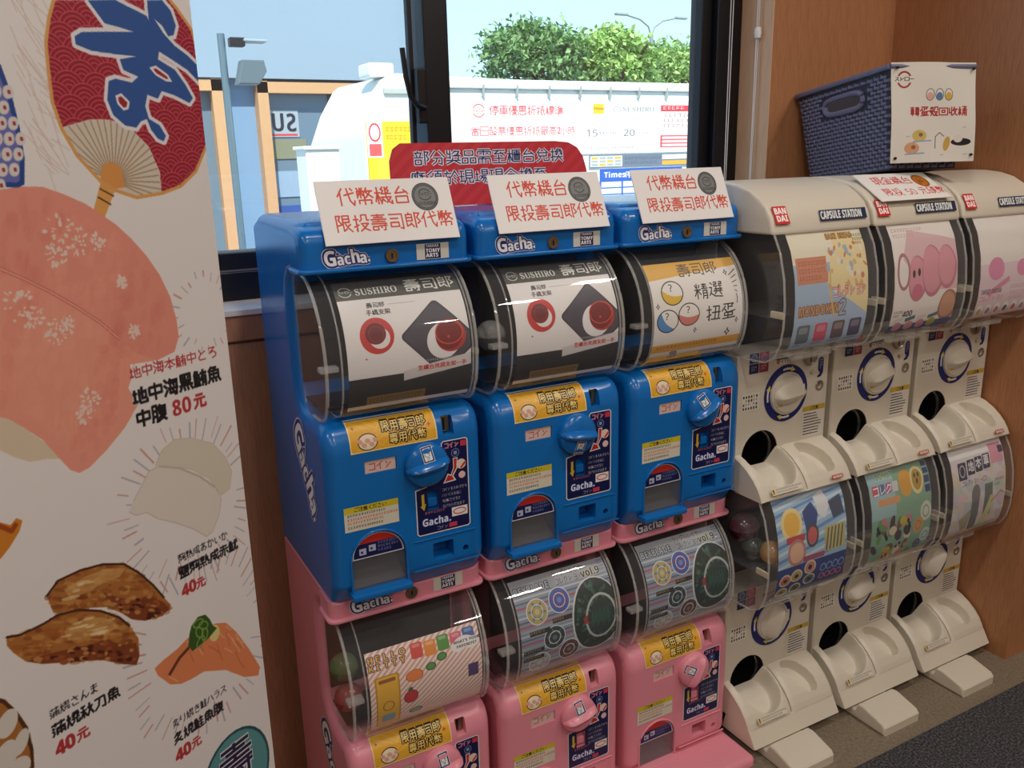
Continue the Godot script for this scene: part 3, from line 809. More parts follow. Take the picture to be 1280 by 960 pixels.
	for k in 26:
		var a := -2.75 + 3.2 * k / 25.0
		var d := Vector2(cos(a), sin(a))
		var c := Vector2(482, 686)
		var len := 12.0
		while len < 74 and Geometry2D.is_point_in_polygon(c + d * (len + 2), PackedVector2Array(pts(art.fan_rib))): len += 2
		b.line([c + d * 10, c + d * len], 1.6, Color(0.66, 0.56, 0.44))
	b.poly(pts(art.fan_hub), Color(0.84, 0.58, 0.30))
	b.poly(pts(art.fan_handle), Color(0.86, 0.62, 0.33))
	for k in 2: b.line(pts([463 - k * 4, 694 + k * 9, 479 - k * 5, 703 + k * 9]), 1.6, Color(0.3, 0.2, 0.12))
	b.line(pts(art.fan_edge), 4.0, Color(0.84, 0.62, 0.36))
	# brush character
	var br := pts(art.br1)
	br.append(br[0])
	b.line(br, 9.0, Color(0.88, 0.87, 0.88))
	b.poly(br, Color(0.17, 0.33, 0.60))
	for h in ["br_hole1", "br_hole2"]:
		b.poly(pts(art[h]), Color(0.88, 0.87, 0.88))
		b.poly(Array(MB.inset(PackedVector2Array(pts(art[h])), 3.0)), Color(0.60, 0.12, 0.18))
	# tuna
	b.poly(pts(art.rice), Color(0.84, 0.78, 0.68))
	b.poly(pts(art.tuna), Color(0.90, 0.60, 0.52))
	b.poly(pts(art.tuna_top), Color(0.88, 0.57, 0.50))
	var tp := PackedVector2Array(pts(art.tuna))
	var deep := Geometry2D.offset_polygon(tp, -14.0)
	for k in 560:
		var p := Vector2(r.randf_range(300, 545), r.randf_range(690, 1000))
		if deep.is_empty() or not Geometry2D.is_point_in_polygon(p, deep[0]): continue
		var low := 0.5 + 0.5 * sin(p.x * 0.031 + p.y * 0.017)
		b.ell(p.x, p.y, r.randf_range(5, 13), r.randf_range(3, 9), Color(0.93, 0.66, 0.57, 0.16) if low > 0.5 else Color(0.84, 0.46, 0.42, 0.13), 1.9)
	for k in 90:
		var p := Vector2(r.randf_range(300, 545), r.randf_range(690, 1000))
		var q := p + Vector2(r.randf_range(-14, -4), r.randf_range(16, 50))
		if Geometry2D.is_point_in_polygon(p, tp) and Geometry2D.is_point_in_polygon(q, tp): b.line([p, q], 0.8, Color(0.90, 0.58, 0.50))
	for q in [[408, 735, 18], [425, 748, 14], [400, 760, 12], [452, 752, 9], [350, 806, 16], [362, 822, 12], [385, 842, 12], [398, 836, 9], [480, 860, 8], [474, 800, 6], [412, 925, 12], [402, 940, 9]]:
		for k in 26:
			var a := r.randf() * TAU
			var rr: float = q[2] * sqrt(r.randf())
			b.ell(q[0] + cos(a) * rr, q[1] + sin(a) * rr * 1.2, r.randf_range(0.8, 3.4), r.randf_range(0.6, 2.2), Color(0.90, 0.80, 0.76), a)
	b.line(pts(art.tuna_line), 4.0, Color(0.80, 0.42, 0.38))
	b.line(pts(art.tuna_line), 1.5, Color(0.90, 0.70, 0.62))
	# squid
	b.poly(pts(art.sq_back), Color(0.83, 0.80, 0.74))
	b.poly(pts(art.sq_front), Color(0.86, 0.835, 0.795))
	b.line(pts([490, 1032, 518, 1044, 548, 1066, 570, 1089]), 2.0, Color(0.76, 0.72, 0.62))
	b.line(pts(art.sq_back), 1.0, Color(0.78, 0.74, 0.68))
	b.line(pts(art.sq_front), 1.0, Color(0.76, 0.71, 0.66))
	# grilled fish
	for s in ["fa1", "fa2"]:
		var fp := PackedVector2Array(pts(art[s]))
		b.poly(pts(art[s]), Color(0.66, 0.42, 0.20))
		for k in 700:
			var p := Vector2(r.randf_range(270, 480), r.randf_range(1115, 1272))
			if Geometry2D.is_point_in_polygon(p, fp): b.ell(p.x, p.y, r.randf_range(2, 10), r.randf_range(1, 4), [Color(0.80, 0.60, 0.32, 0.5), Color(0.48, 0.24, 0.10, 0.5), Color(0.62, 0.34, 0.14, 0.5)][k % 3], 0.5)
		b.poly(pts(art[s + "_dark"]), Color(0.46, 0.21, 0.10, 0.8))
		var hp := PackedVector2Array(pts(art[s + "_sh"]))
		b.poly(pts(art[s + "_sh"]), Color(0.86, 0.70, 0.44, 0.55))
		for k in 160:
			var p := Vector2(r.randf_range(325, 430), r.randf_range(1115, 1215))
			if Geometry2D.is_point_in_polygon(p, hp): b.ell(p.x, p.y, r.randf_range(4, 12), r.randf_range(0.8, 2.4), [Color(0.92, 0.84, 0.66, 0.6), Color(0.70, 0.48, 0.24, 0.5)][k % 2], 0.25)
		var dp := PackedVector2Array(pts(art[s + "_dark"]))
		for k in 420:
			var p := Vector2(r.randf_range(280, 480), r.randf_range(1150, 1272))
			if Geometry2D.is_point_in_polygon(p, dp): b.ell(p.x, p.y, r.randf_range(2, 6), r.randf_range(1, 3), [Color(0.60, 0.32, 0.16), Color(0.30, 0.12, 0.06), Color(0.72, 0.5, 0.3)][k % 3], 0.6)
		var rim := pts(art[s]).slice(0, 8)
		b.line(rim, 2.5, Color(0.25, 0.13, 0.08))
	# salmon with scallion
	b.poly(pts(art.salmon), Color(0.86, 0.52, 0.34))
	var sp := PackedVector2Array(pts(art.salmon))
	for k in 60:
		var p := Vector2(r.randf_range(445, 612), r.randf_range(1276, 1395))
		var q := p + Vector2(r.randf_range(4, 16), r.randf_range(10, 30))
		if Geometry2D.is_point_in_polygon(p, sp) and Geometry2D.is_point_in_polygon(q, sp): b.line([p, q], 1.6, [Color(0.92, 0.66, 0.50), Color(0.78, 0.42, 0.26)][k % 2])
	b.line(pts([462, 1310, 480, 1296, 496, 1290]), 5.0, Color(0.40, 0.22, 0.14))
	b.ell(540, 1292, 9, 12, Color(0.85, 0.80, 0.52))
	b.poly(pts(art.green), Color(0.20, 0.34, 0.12))
	for k in 5: b.ring(516 + (k % 2) * 8, 1264 + k * 7, 9, 6, 2.0, Color(0.48, 0.62, 0.28), 0.6 * k)
	# egg and plate at the left, blue disc at the foot
	b.poly(pts(art.egg), Color(0.80, 0.50, 0.16))
	b.line(pts([283, 1024, 300, 1040, 306, 1034]), 5.0, Color(0.62, 0.28, 0.08))
	b.poly(pts(art.plate), Color(0.32, 0.18, 0.08))
	b.poly(pts(art.plate_in), Color(0.66, 0.42, 0.20))
	for q in [[258, 1248, 11, 16], [268, 1278, 8, 15], [250, 1284, 13, 18], [262, 1306, 12, 12]]: b.ell(q[0], q[1], q[2], q[3], Color(0.84, 0.82, 0.79), 0.5)
	var disc := []
	for k in 30: disc.append(Vector2(548, 1530) + Vector2(64, 74).rotated(0) * Vector2(cos(TAU * k / 30), sin(TAU * k / 30)))
	b.poly(disc, Color(0.12, 0.30, 0.34))
	b.ell(548, 1530, 60, 70, Color(0.34, 0.58, 0.60))
	b.rimmed("壽", 518, 1472, 64, Color(0.13, 0.11, 0.26), Color(0.88, 0.88, 0.88), 0.035, 0.085)
	# words
	var tr := Color(0.70, 0.20, 0.22)
	b.text("地中海本鮪中とろ", 466, 900, 16.0, tr, 0.10, 1.03)
	b.rimmed("地中海黑鮪魚", 465, 926, 22.5, INK, Color(0.88, 0.87, 0.86), 0.06, 0.15)
	b.rimmed("中腹", 466, 954, 22.5, INK, Color(0.88, 0.87, 0.86), 0.06, 0.15)
	b.rimmed("80", 519, 952, 28, tr, Color(0.88, 0.87, 0.86), 0.03)
	b.text("元", 553, 956, 20, tr, 0.17)
	b.text("麴熟成あかいか", 498, 1156, 12.5, INK, 0.09, 0.94)
	b.text("鹽麴熟成赤魷", 497, 1174, 16.5, INK, 0.14)
	b.text("40", 497, 1197, 22, tr, -0.05)
	b.text("元", 521, 1202, 15, tr, 0.16)
	b.text("蒲焼さんま", 303, 1261, 12.5, INK, 0.09, 0.98)
	b.text("蒲燒秋刀魚", 302, 1280, 17, INK, 0.14, 1.03)
	b.text("40", 302, 1302, 23, tr, -0.05)
	b.text("元", 329, 1306, 16, tr, 0.16)
	b.text("炙り焼き鮭ハラス", 455, 1376, 12.5, INK, 0.09, 0.92)
	b.text("炙燒鮭魚腹", 453, 1396, 17, INK, 0.14, 1.0)
	b.text("40", 453, 1418, 24, tr, -0.05)
	b.text("元", 480, 1422, 16, tr, 0.16)
	T.banner = b.done()
# ---------------------------------------------------------------- solids
# body minus cutters, smoothed again afterwards
func carve(key: String, solid: Callable, cut: Callable) -> ArrayMesh:
	if cache.has(key): return cache[key]
	var b := MB.new()
	solid.call(b)
	var c := MB.new()
	cut.call(c)
	var n := CSGMesh3D.new()
	n.mesh = b.commit()
	add_child(n)
	var k := CSGMesh3D.new()
	k.mesh = c.commit()
	k.operation = CSGShape3D.OPERATION_SUBTRACTION
	n.add_child(k)
	await get_tree().process_frame
	await get_tree().process_frame
	var res: ArrayMesh = n.bake_static_mesh()
	if res == null:
		var gm := n.get_meshes()
		res = gm[1] if gm.size() > 1 else ArrayMesh.new()
	var out := MB.new()
	for s in res.get_surface_count():
		var a := res.surface_get_arrays(s)
		var vv: PackedVector3Array = a[Mesh.ARRAY_VERTEX]
		var ix = a[Mesh.ARRAY_INDEX]
		if ix == null or ix.size() == 0: ix = range(vv.size())
		for i in range(0, ix.size(), 3): out.tri(vv[ix[i]], vv[ix[i + 1]], vv[ix[i + 2]])
	remove_child(n)
	n.free()
	if out.v.is_empty():
		print("carve failed: ", key)
		out = b
	cache[key] = out.commit(32.0)
	return cache[key]

const SIDE := Transform3D(Vector3(0, 0, 1), Vector3(0, 1, 0), Vector3(1, 0, 0), Vector3.ZERO)  # profile (z, y), pulled along x

func prof(a: Array) -> PackedVector2Array:
	var o := PackedVector2Array()
	for i in range(0, a.size(), 2): o.append(Vector2(a[i], a[i + 1]))
	return o

func at_z(x: float, y: float, z: float) -> Transform3D:
	return Transform3D(Basis(), Vector3(x, y, z))

# ---------------------------------------------------------------- coloured two-tier machine, one tier
# side outline of the clear drum, from under the lid down to the shoulder (z, y)
const DRUM := [Vector2(-0.118, 0.5485), Vector2(-0.085, 0.5475), Vector2(-0.06, 0.541), Vector2(-0.034, 0.523), Vector2(-0.013, 0.498), Vector2(0.002, 0.468), Vector2(0.010, 0.436), Vector2(0.0115, 0.405), Vector2(0.008, 0.374), Vector2(-0.001, 0.348), Vector2(-0.014, 0.330), Vector2(-0.033, 0.3205), Vector2(-0.06, 0.3180), Vector2(-0.10, 0.3180)]

func drum_arc(off: float, t0: float, t1: float, n: int) -> Array:
	var o := []
	for i in n + 1:
		var f := lerpf(t0, t1, float(i) / n) * (DRUM.size() - 1)
		var k := mini(int(f), DRUM.size() - 2)
		var a: Vector2 = DRUM[maxi(k - 1, 0)]
		var d: Vector2 = DRUM[mini(k + 2, DRUM.size() - 1)]
		var p: Vector2 = DRUM[k].cubic_interpolate(DRUM[k + 1], a, d, f - k)
		o.append(p + (p - Vector2(-0.10, 0.43)).normalized() * off)
	return o

func sheet(arc: Array, x0: float, x1: float) -> ArrayMesh:
	var b := MB.new()
	var rr := []
	for p in arc: rr.append(PackedVector3Array([Vector3(x0, p.y, p.x), Vector3(x1, p.y, p.x)]))
	b.rows(rr)
	return b.commit(60)

func shoulder(y: float) -> float:
	var tab := [Vector2(0.262, 0.0), Vector2(0.272, -0.0005), Vector2(0.285, -0.003), Vector2(0.298, -0.009), Vector2(0.308, -0.018), Vector2(0.314, -0.03), Vector2(0.3165, -0.05)]
	for i in tab.size() - 1:
		if y <= tab[i + 1].x: return lerpf(tab[i].y, tab[i + 1].y, clampf((y - tab[i].x) / (tab[i + 1].x - tab[i].x), 0, 1))
	return -0.05

func colour_tier(at: Vector3, body: StandardMaterial3D, upper: bool, pic: Texture2D, span: Array, turn: float, label: String, group: String) -> Node3D:
	var t := thing("capsule_machine", label, "capsule machine", at, 0.0, group)
	obj("body", cache["tier_body_top" if upper else "tier_body_low"], body, t)
	# smoked bin behind the drum
	obj("bin_wall", once("bin_wall", func(b): b.box(Vector3(0.1485, 0.455, -0.1425), Vector3(0.25, 0.19, 0.005), 0.001)), M.shade, t)
	obj("bin_floor", once("bin_floor", func(b): b.box(Vector3(0.1485, 0.335, -0.095), Vector3(0.25, 0.004, 0.09), 0.001)), M.shade, t)
	# lid
	var lid_key := "lid_top" if upper else "lid_flat"
	obj("lid", once(lid_key, func(b: MB):
		if upper: b.prism(prof([-0.09, 0.558, -0.030, 0.558, -0.0295, 0.598, -0.032, 0.610, -0.039, 0.619, -0.052, 0.624, -0.09, 0.626]), SIDE, 0.005, 0.2915, 0.016, 4, [Vector2(0, 0), Vector2(1, 0), Vector2(1, 1), Vector2(1, 1), Vector2(1, 1), Vector2(1, 1), Vector2(0, 1)])
		else: b.prism(prof([-0.09, 0.558, -0.030, 0.558, -0.0295, 0.588, -0.034, 0.5925, -0.09, 0.5925]), SIDE, 0.005, 0.2915, 0.016, 4, [Vector2(0, 0), Vector2(1, 0), Vector2(1, 0), Vector2(1, 0), Vector2(0, 0)])), body, t)
	obj("lid_rim", once("lid_rim", func(b: MB):
		var p := MB.rrect(0.0, 0.0, 0.2965, 0.075, 0.016, 4)
		b.prism(p, Transform3D(Vector3(1, 0, 0), Vector3(0, 0, -1), Vector3(0, 1, 0), Vector3(0, 0.5545, -0.022)), 0.0, 0.0075, 0.003, 2)), body, t)
	# drum
	obj("drum", once("drum", func(b: MB):
		var arc := drum_arc(0.0, 0.0, 1.0, 40)
		var rr := []
		for p in arc: rr.append(PackedVector3Array([Vector3(0.018, p.y, p.x), Vector3(0.279, p.y, p.x)]))
		b.rows(rr)
		for x in [0.018, 0.279]:
			for i in arc.size() - 1: b.tri(Vector3(x, 0.43, -0.14), Vector3(x, arc[i].y, arc[i].x), Vector3(x, arc[i + 1].y, arc[i + 1].x))
			b.tri(Vector3(x, 0.43, -0.14), Vector3(x, arc[0].y, arc[0].x), Vector3(x, arc[0].y, -0.14))
			b.tri(Vector3(x, 0.43, -0.14), Vector3(x, arc[-1].y, arc[-1].x), Vector3(x, arc[-1].y, -0.14))), M.clear, t)
	for x in [0.02, 0.277, 0.046, 0.2715]:
		obj("drum_ridge", once("ridge%.3f" % x, func(b: MB):
			var path := []
			for p in drum_arc(0.0005 if x in [0.02, 0.277] else -0.002, 0.03, 0.96, 36): path.append(Vector3(x, p.y, p.x))
			b.tube(path, 0.0028 if x in [0.02, 0.277] else 0.0016, 6)), M.rim, t)
	for x in [0.03, 0.281]:
		obj("clip", once("clip%.3f" % x, func(b): b.box(Vector3(x, 0.408, -0.004 if x > 0.1 else -0.012), Vector3(0.03 if x < 0.1 else 0.008, 0.009, 0.02), 0.002)), M.rim, t)
	obj("print", sheet(drum_arc(-0.0035, span[2], span[3], 28), span[0], span[1]), printed(pic, 0.4), t)
	# lid badges and lock
	obj("badge", decal(0.083, 0.034, Vector3(0.0745, 0.5755, -0.0286)), M.logo_mat, t)
	obj("maker_sticker", decal(0.057, 0.0255, Vector3(0.2235, 0.5765, -0.0287)), M.maker_mat, t)
	var lock := obj("lock", once("lock", func(b: MB): b.lathe([Vector2(0.0, 0.0015), Vector2(0.0075, 0.0015), Vector2(0.008, 0.0025), Vector2(0.0105, 0.0025), Vector2(0.0115, 0.001), Vector2(0.0115, -0.003)], at_z(0.1525, 0.5745, -0.0285), 20)), M.brass, t)
	obj("keyhole", once("keyhole", func(b): b.box(Vector3(0.1525, 0.5745, -0.0266), Vector3(0.0022, 0.008, 0.0012))), M.black, lock)
	# front
	obj("token_sticker", once("token_sticker", func(b: MB):
		var rr := []
		for k in 13:
			var y := lerpf(0.3145, 0.266, k / 12.0)
			rr.append(PackedVector3Array([Vector3(0.052, y + 0.0004, shoulder(y) + 0.0009), Vector3(0.204, y + 0.0004, shoulder(y) + 0.0009)]))
		b.rows(rr)), M.token_mat, t)
	var slot := obj("token_slot", once("token_slot", func(b): b.box(Vector3(0.2245, 0.285, -0.018), Vector3(0.017, 0.028, 0.004), 0.001)), M.brass, t)
	obj("slit", once("slit", func(b): b.box(Vector3(0.2225, 0.285, -0.0158), Vector3(0.004, 0.022, 0.001))), M.black, slot)
	obj("coin_label", decal(0.053, 0.021, Vector3(0.101, 0.239, -0.0024)), M.coin_mat, t)
	obj("caution_sticker", decal(0.094, 0.0425, Vector3(0.080, 0.156, 0.0006)), M.caution_mat, t)
	obj("panel_sticker", decal(0.103, 0.166, Vector3(0.2085, 0.179, 0.0006)), M.panel_mat, t)
	obj("tray_lip", once("tray_lip", func(b: MB):
		b.box(Vector3(0.0875, 0.018, 0.0), Vector3(0.108, 0.013, 0.028), 0.004)), body, t)
	obj("flap_frame", once("flap_frame", func(b: MB):
		var path := [Vector3(0.0385, 0.022, 0.0005), Vector3(0.0385, 0.078, 0.0005)]
		for k in range(1, 12): path.append(Vector3(0.088 - 0.0495 * cos(PI * k / 12), 0.078 + 0.0495 * sin(PI * k / 12), 0.0005))
		path.append_array([Vector3(0.1375, 0.078, 0.0005), Vector3(0.1375, 0.022, 0.0005)])
		b.tube(path, 0.0022, 6)), body, t)
	var flap := obj("flap", once("flap", func(b: MB):
		var p := PackedVector2Array([Vector2(0.041, 0.025), Vector2(0.135, 0.025), Vector2(0.135, 0.078)])
		for k in range(1, 12): p.append(Vector2(0.088 + 0.047 * cos(PI * k / 12), 0.078 + 0.047 * sin(PI * k / 12)))
		p.append(Vector2(0.041, 0.078))
		b.prism(p, at_z(0, 0, -0.006), 0.0, 0.002)), M.smoke, t)
	obj("flap_label", decal(0.094, 0.044, Vector3(0.088, 0.1015, -0.0035)), M.arch_mat, flap)
	obj("chute", once("chute", func(b: MB):
		b.box(Vector3(0.088, 0.06, -0.052), Vector3(0.094, 0.07, 0.004))
		b.rows([PackedVector3Array([Vector3(0.041, 0.058, -0.05), Vector3(0.135, 0.058, -0.05)]), PackedVector3Array([Vector3(0.041, 0.027, -0.008), Vector3(0.135, 0.027, -0.008)])])), M.chute_mat, t)
	for k in 4: obj("drain_slot", once("drain%d" % k, func(b): b.box(Vector3(0.06 + k * 0.018, 0.0232, 0.008), Vector3(0.007, 0.0006, 0.004))), M.shade, t)
	obj("edge_line", once("edge_line", func(b): b.box(Vector3(0.21, 0.0885, 0.0005), Vector3(0.116, 0.0022, 0.003), 0.001)), body, t)
	obj("edge_line", once("edge_line2", func(b): b.box(Vector3(0.214, 0.0335, 0.0005), Vector3(0.13, 0.003, 0.003), 0.001)), body, t)
	obj("release_button", once("release_button", func(b): b.box(Vector3(0.1895, 0.155, -0.004), Vector3(0.018, 0.016, 0.007), 0.002)), body, t)
	# dial
	var dial := Node3D.new()
	dial.name = "dial"
	t.add_child(dial, true)
	dial.position = Vector3(0.1795, 0.2265, 0.0)
	obj("disc", once("knob_disc", func(b: MB): b.lathe([Vector2(0.0388, -0.001), Vector2(0.0388, 0.008), Vector2(0.037, 0.013), Vector2(0.031, 0.0175), Vector2(0.018, 0.0205), Vector2(0.0, 0.0215)], Transform3D.IDENTITY, 32)), body, dial)
	var handle := obj("handle", once("knob_handle", func(b: MB):
		# a fin that runs across the disc: high and wide in the middle, rounded at both ends
		var rr := []
		for i in 17:
			var u := -1.0 + 2.0 * i / 16.0
			var hgt := 0.014 + 0.020 * sqrt(maxf(0.0, 1.0 - pow(absf(u), 3.0)))
			var wid := 0.0035 + 0.009 * sqrt(maxf(0.0, 1.0 - u * u))
			var q := PackedVector3Array()
			for k in 9:
				var a := PI * k / 8.0
				q.append(Vector3(u * 0.039, -wid * cos(a) * (1.25 - 0.4 * sin(a)), 0.004 + (hgt - 0.004) * sin(a)))
			rr.append(q)
		b.rows(rr)), body, dial)
	handle.rotation.z = turn
	var lab := obj("turn_label", decal(0.020, 0.028, Vector3(0, 0.0232, 0.0195), Vector3(0, 0.35, 1).normalized(), Vector3(0, 1, -0.35).normalized()), M.turn_mat, dial)
	lab.rotation.z = turn
	return t

# ---------------------------------------------------------------- white two-tier machine, one tier
const WX := 0.136   # half width
func case_profile(off: float) -> Array:
	var raw := [Vector2(0.046, 0.553), Vector2(0.064, 0.520), Vector2(0.078, 0.470), Vector2(0.0835, 0.42), Vector2(0.083, 0.375), Vector2(0.077, 0.340), Vector2(0.062, 0.313), Vector2(0.040, 0.300), Vector2(-0.028, 0.296)]
	var o := []
	for p in raw: o.append(Vector2(p.x - off, p.y + (off * 0.4 if p.y < 0.32 else 0.0)))
	return o

func white_tier(at: Vector3, upper: bool, pic: Texture2D, turn: float, label: String, group: String) -> Node3D:
	# local y: 0 is where the tier's tray skirt ends
	var t := thing("capsule_machine", label, "capsule machine", at, 0.0, group)
	obj("body", cache["white_body"], M.cream, t)
	# tray in two halves, with the scoop under the outlet and the finger dish beside it
	for half in 2:
		obj("tray", once("white_tray%d" % half, func(b: MB):
			var rr := []
			var x0 := -WX + 0.001 if half == 0 else 0.0015
			var x1 := -0.0015 if half == 0 else WX - 0.001
			for i in 57:
				var v := i / 56.0
				var row := PackedVector3Array()
				var p := tray_curve(v)
				for j in 57:
					var x := lerpf(x0, x1, j / 56.0)
					var d := 0.0
					if half == 0:
						var ex := (x + 0.066 - 0.012 * v) / 0.057
						var ev := (v - 0.2) / 0.60
						d = 0.046 * smoothstep(0.0, 0.5, 1.0 - (ex * ex + ev * ev)) * (1.0 - 0.4 * v)
					else:
						var ex := (x - 0.064 - 0.05 * (v - 0.4)) / 0.030
						var ev := (v - 0.38) / 0.34
						d = 0.026 * smoothstep(0.0, 0.28, 1.0 - (ex * ex + ev * ev))
					var rim := minf(x - x0, x1 - x)
					var drop := 0.004 * pow(1.0 - clampf(rim / 0.010, 0, 1), 2.0)
					row.append(Vector3(x, p.y - d * 0.88 - drop, p.x - d * 0.38 - drop * 0.5))
				rr.append(row)
			b.rows(rr)
			for e in [0, 56]:
				var last := PackedVector3Array()
				for i in 57: last.append(rr[i][e])
				for i in 56: b.tri(last[i], last[i + 1], Vector3(last[0].x, 0.004, -0.03))), M.cream, t)
	obj("tray_skirt", once("white_skirt%s" % upper, func(b: MB):
		var y1 := tray_curve(1.0).y - 0.001
		var low := 0.0 if upper else -0.036
		b.prism(prof([-0.03, low, 0.055 if upper else 0.072, low, 0.060 if upper else 0.078, low + 0.004, tray_curve(1.0).x - 0.001, y1, -0.02, y1]), SIDE, -WX + 0.001, WX - 0.001, 0.003, 2)), M.cream, t)
	obj("outlet", once("outlet", func(b: MB):
		b.lathe([Vector2(0.0528, -0.032), Vector2(0.0528, -0.115), Vector2(0.0, -0.115)], at_z(-0.062, 0.072, 0), 28)), M.dark, t)
	obj("outlet_ring", once("outlet_ring", func(b: MB):
		var path := []
		for k in 25: path.append(Vector3(-0.062 + 0.05 * cos(TAU * k / 24), 0.072 + 0.05 * sin(TAU * k / 24), -0.05))
		b.tube(path, 0.004, 6)), M.smoke, t)
	# prints on the plate
	obj("warning_label", decal(0.088, 0.014, Vector3(-0.066, 0.021, tray_curve(0.9).x + 0.004), Vector3(0, 0.55, 1).normalized(), Vector3(0, 1, -0.55).normalized()), M.warn_mat, t)
	if upper: obj("maker_badge", decal(0.034, 0.009, Vector3(0.085, 0.018, tray_curve(0.95).x + 0.003), Vector3(0, 0.55, 1).normalized(), Vector3(0, 1, -0.55).normalized()), M.small_red_mat, t)
	obj("square_label", decal(0.056, 0.045, Vector3(-0.078, 0.278, -0.0292)), M.squares_mat, t)
	obj("price_label", decal(0.045, 0.03, Vector3(-0.008, 0.279, -0.0292)), M.price_mat, t)
	obj("arrow_label", decal(0.022, 0.048, Vector3(0.108, 0.243, -0.0292)), M.pill_mat, t)
	obj("howto_label", decal(0.051, 0.039, Vector3(-0.097, 0.194, -0.0292)), M.howto_mat, t)
	obj("caution_label", decal(0.068, 0.072, Vector3(0.096, 0.121, -0.0292)), M.white_caution_mat, t)
	# coin slot, button, lock
	var coin := obj("coin_slot", once("white_coin", func(b: MB): b.lathe([Vector2(0.0, 0.001), Vector2(0.016, 0.001), Vector2(0.0175, 0.003), Vector2(0.0195, 0.002), Vector2(0.0205, -0.004)], at_z(0.073, 0.272, -0.027), 24)), M.metal, t)
	obj("slit", once("white_slit", func(b): b.box(Vector3(0.073, 0.272, -0.0258), Vector3(0.003, 0.024, 0.001))), M.black, coin)
	obj("return_button", once("white_button", func(b: MB): b.lathe([Vector2(0, 0.003), Vector2(0.005, 0.003), Vector2(0.0065, 0.0), Vector2(0.0065, -0.003)], at_z(0.084, 0.236, -0.028), 16)), M.clip, t)
	obj("lock", once("white_lock", func(b: MB):
		b.lathe([Vector2(0.012, 0.0005), Vector2(0.0115, 0.0015), Vector2(0.0078, 0.0012), Vector2(0.0075, -0.004)], at_z(0.109, 0.201, -0.0295), 20)
		b.lathe([Vector2(0.0, -0.006), Vector2(0.0055, -0.006), Vector2(0.0055, -0.03)], at_z(0.109, 0.201, -0.0295), 16)), M.metal, t)
	# dial
	var dial := Node3D.new()
	dial.name = "dial"
	t.add_child(dial, true)
	dial.position = Vector3(0.006, 0.199, -0.03)
	obj("ring", once("white_ring", func(b: MB):
		for k in 40:
			var e0 := Vector2(1, 0).rotated(TAU * k / 40)
			var e1 := Vector2(1, 0).rotated(TAU * (k + 1) / 40)
			var q := []
			for p in [e0 * 0.064, e1 * 0.064, e1 * 0.046, e0 * 0.046]: q.append(p)
			var f := func(p: Vector2): return Vector2(0.5 + p.x / 0.128, 0.5 - p.y / 0.128)
			var z := 0.0015
			b.tri(Vector3(q[0].x, q[0].y, z), Vector3(q[1].x, q[1].y, z), Vector3(q[2].x, q[2].y, z), f.call(q[0]), f.call(q[1]), f.call(q[2]))
			b.tri(Vector3(q[0].x, q[0].y, z), Vector3(q[2].x, q[2].y, z), Vector3(q[3].x, q[3].y, z), f.call(q[0]), f.call(q[2]), f.call(q[3]))
			b.tri(Vector3(q[0].x, q[0].y, z), Vector3(q[1].x, q[1].y, z), Vector3(q[1].x, q[1].y, 0), f.call(q[0]), f.call(q[1]), f.call(q[1]))
			b.tri(Vector3(q[0].x, q[0].y, z), Vector3(q[1].x, q[1].y, 0), Vector3(q[0].x, q[0].y, 0), f.call(q[0]), f.call(q[1]), f.call(q[0]))), M.dial_mat, dial)
	obj("disc", once("white_disc", func(b: MB): b.lathe([Vector2(0.0478, 0.0), Vector2(0.0478, 0.006), Vector2(0.0465, 0.008), Vector2(0.0445, 0.0085), Vector2(0.0435, 0.0065), Vector2(0.042, 0.010), Vector2(0.0, 0.012)], Transform3D.IDENTITY, 36)), M.cream, dial)
	var handle := obj("handle", once("white_handle", func(b: MB):
		var rr := []
		for i in 17:
			var u := -1.0 + 2.0 * i / 16.0
			var hgt := 0.010 + 0.024 * sqrt(maxf(0.0, 1.0 - pow(absf(u), 4.0)))
			var wid := 0.004 + 0.013 * sqrt(maxf(0.0, 1.0 - u * u))
			var q := PackedVector3Array()
			for k in 9:
				var a := PI * k / 8.0
				q.append(Vector3(u * 0.042, -wid * cos(a) * (1.5 - 0.9 * sin(a)), 0.008 + (hgt - 0.008) * sin(a)))
			rr.append(q)
		b.rows(rr)), M.cream, dial)
	handle.rotation.z = turn
	var mark := obj("pointer", once("pointer", func(b: MB): b.prism(prof([-0.030, -0.007, -0.030, 0.007, -0.040, 0.0]), at_z(0, 0, 0.012), 0.0, 0.002)), M.yellow, dial)
	mark.rotation.z = turn + 0.5
	# clear case in front of the bin
	var pf := case_profile(0.0)
	obj("case", once("white_case", func(b: MB):
		var rr := []
		for p in pf: rr.append(PackedVector3Array([Vector3(-WX + 0.003, p.y, p.x), Vector3(WX - 0.003, p.y, p.x)]))
		b.rows(rr)
		for x in [-WX + 0.003, WX - 0.003]:
			for i in pf.size() - 1: b.tri(Vector3(x, 0.42, -0.108), Vector3(x, pf[i].y, pf[i].x), Vector3(x, pf[i + 1].y, pf[i + 1].x))
			b.tri(Vector3(x, 0.42, -0.108), Vector3(x, 0.553, 0.046), Vector3(x, 0.551, -0.108))
			b.tri(Vector3(x, 0.42, -0.108), Vector3(x, 0.296, -0.028), Vector3(x, 0.298, -0.108))), M.clear, t)
	for x in [-WX + 0.004, WX - 0.004]:
		obj("case_edge", once("case_edge%.3f" % x, func(b: MB):
			var path := []
			for i in 33:
				var f := (pf.size() - 1) * i / 32.0
				var k := mini(int(f), pf.size() - 2)
				var p: Vector2 = pf[k].lerp(pf[k + 1], f - k)
				path.append(Vector3(x, p.y, p.x))
			b.tube(path, 0.0024, 6)), M.rim, t)
		obj("clip", once("white_clip%.3f" % x, func(b): b.box(Vector3(x, 0.4, 0.066), Vector3(0.006, 0.014, 0.034), 0.002)), M.clip, t)
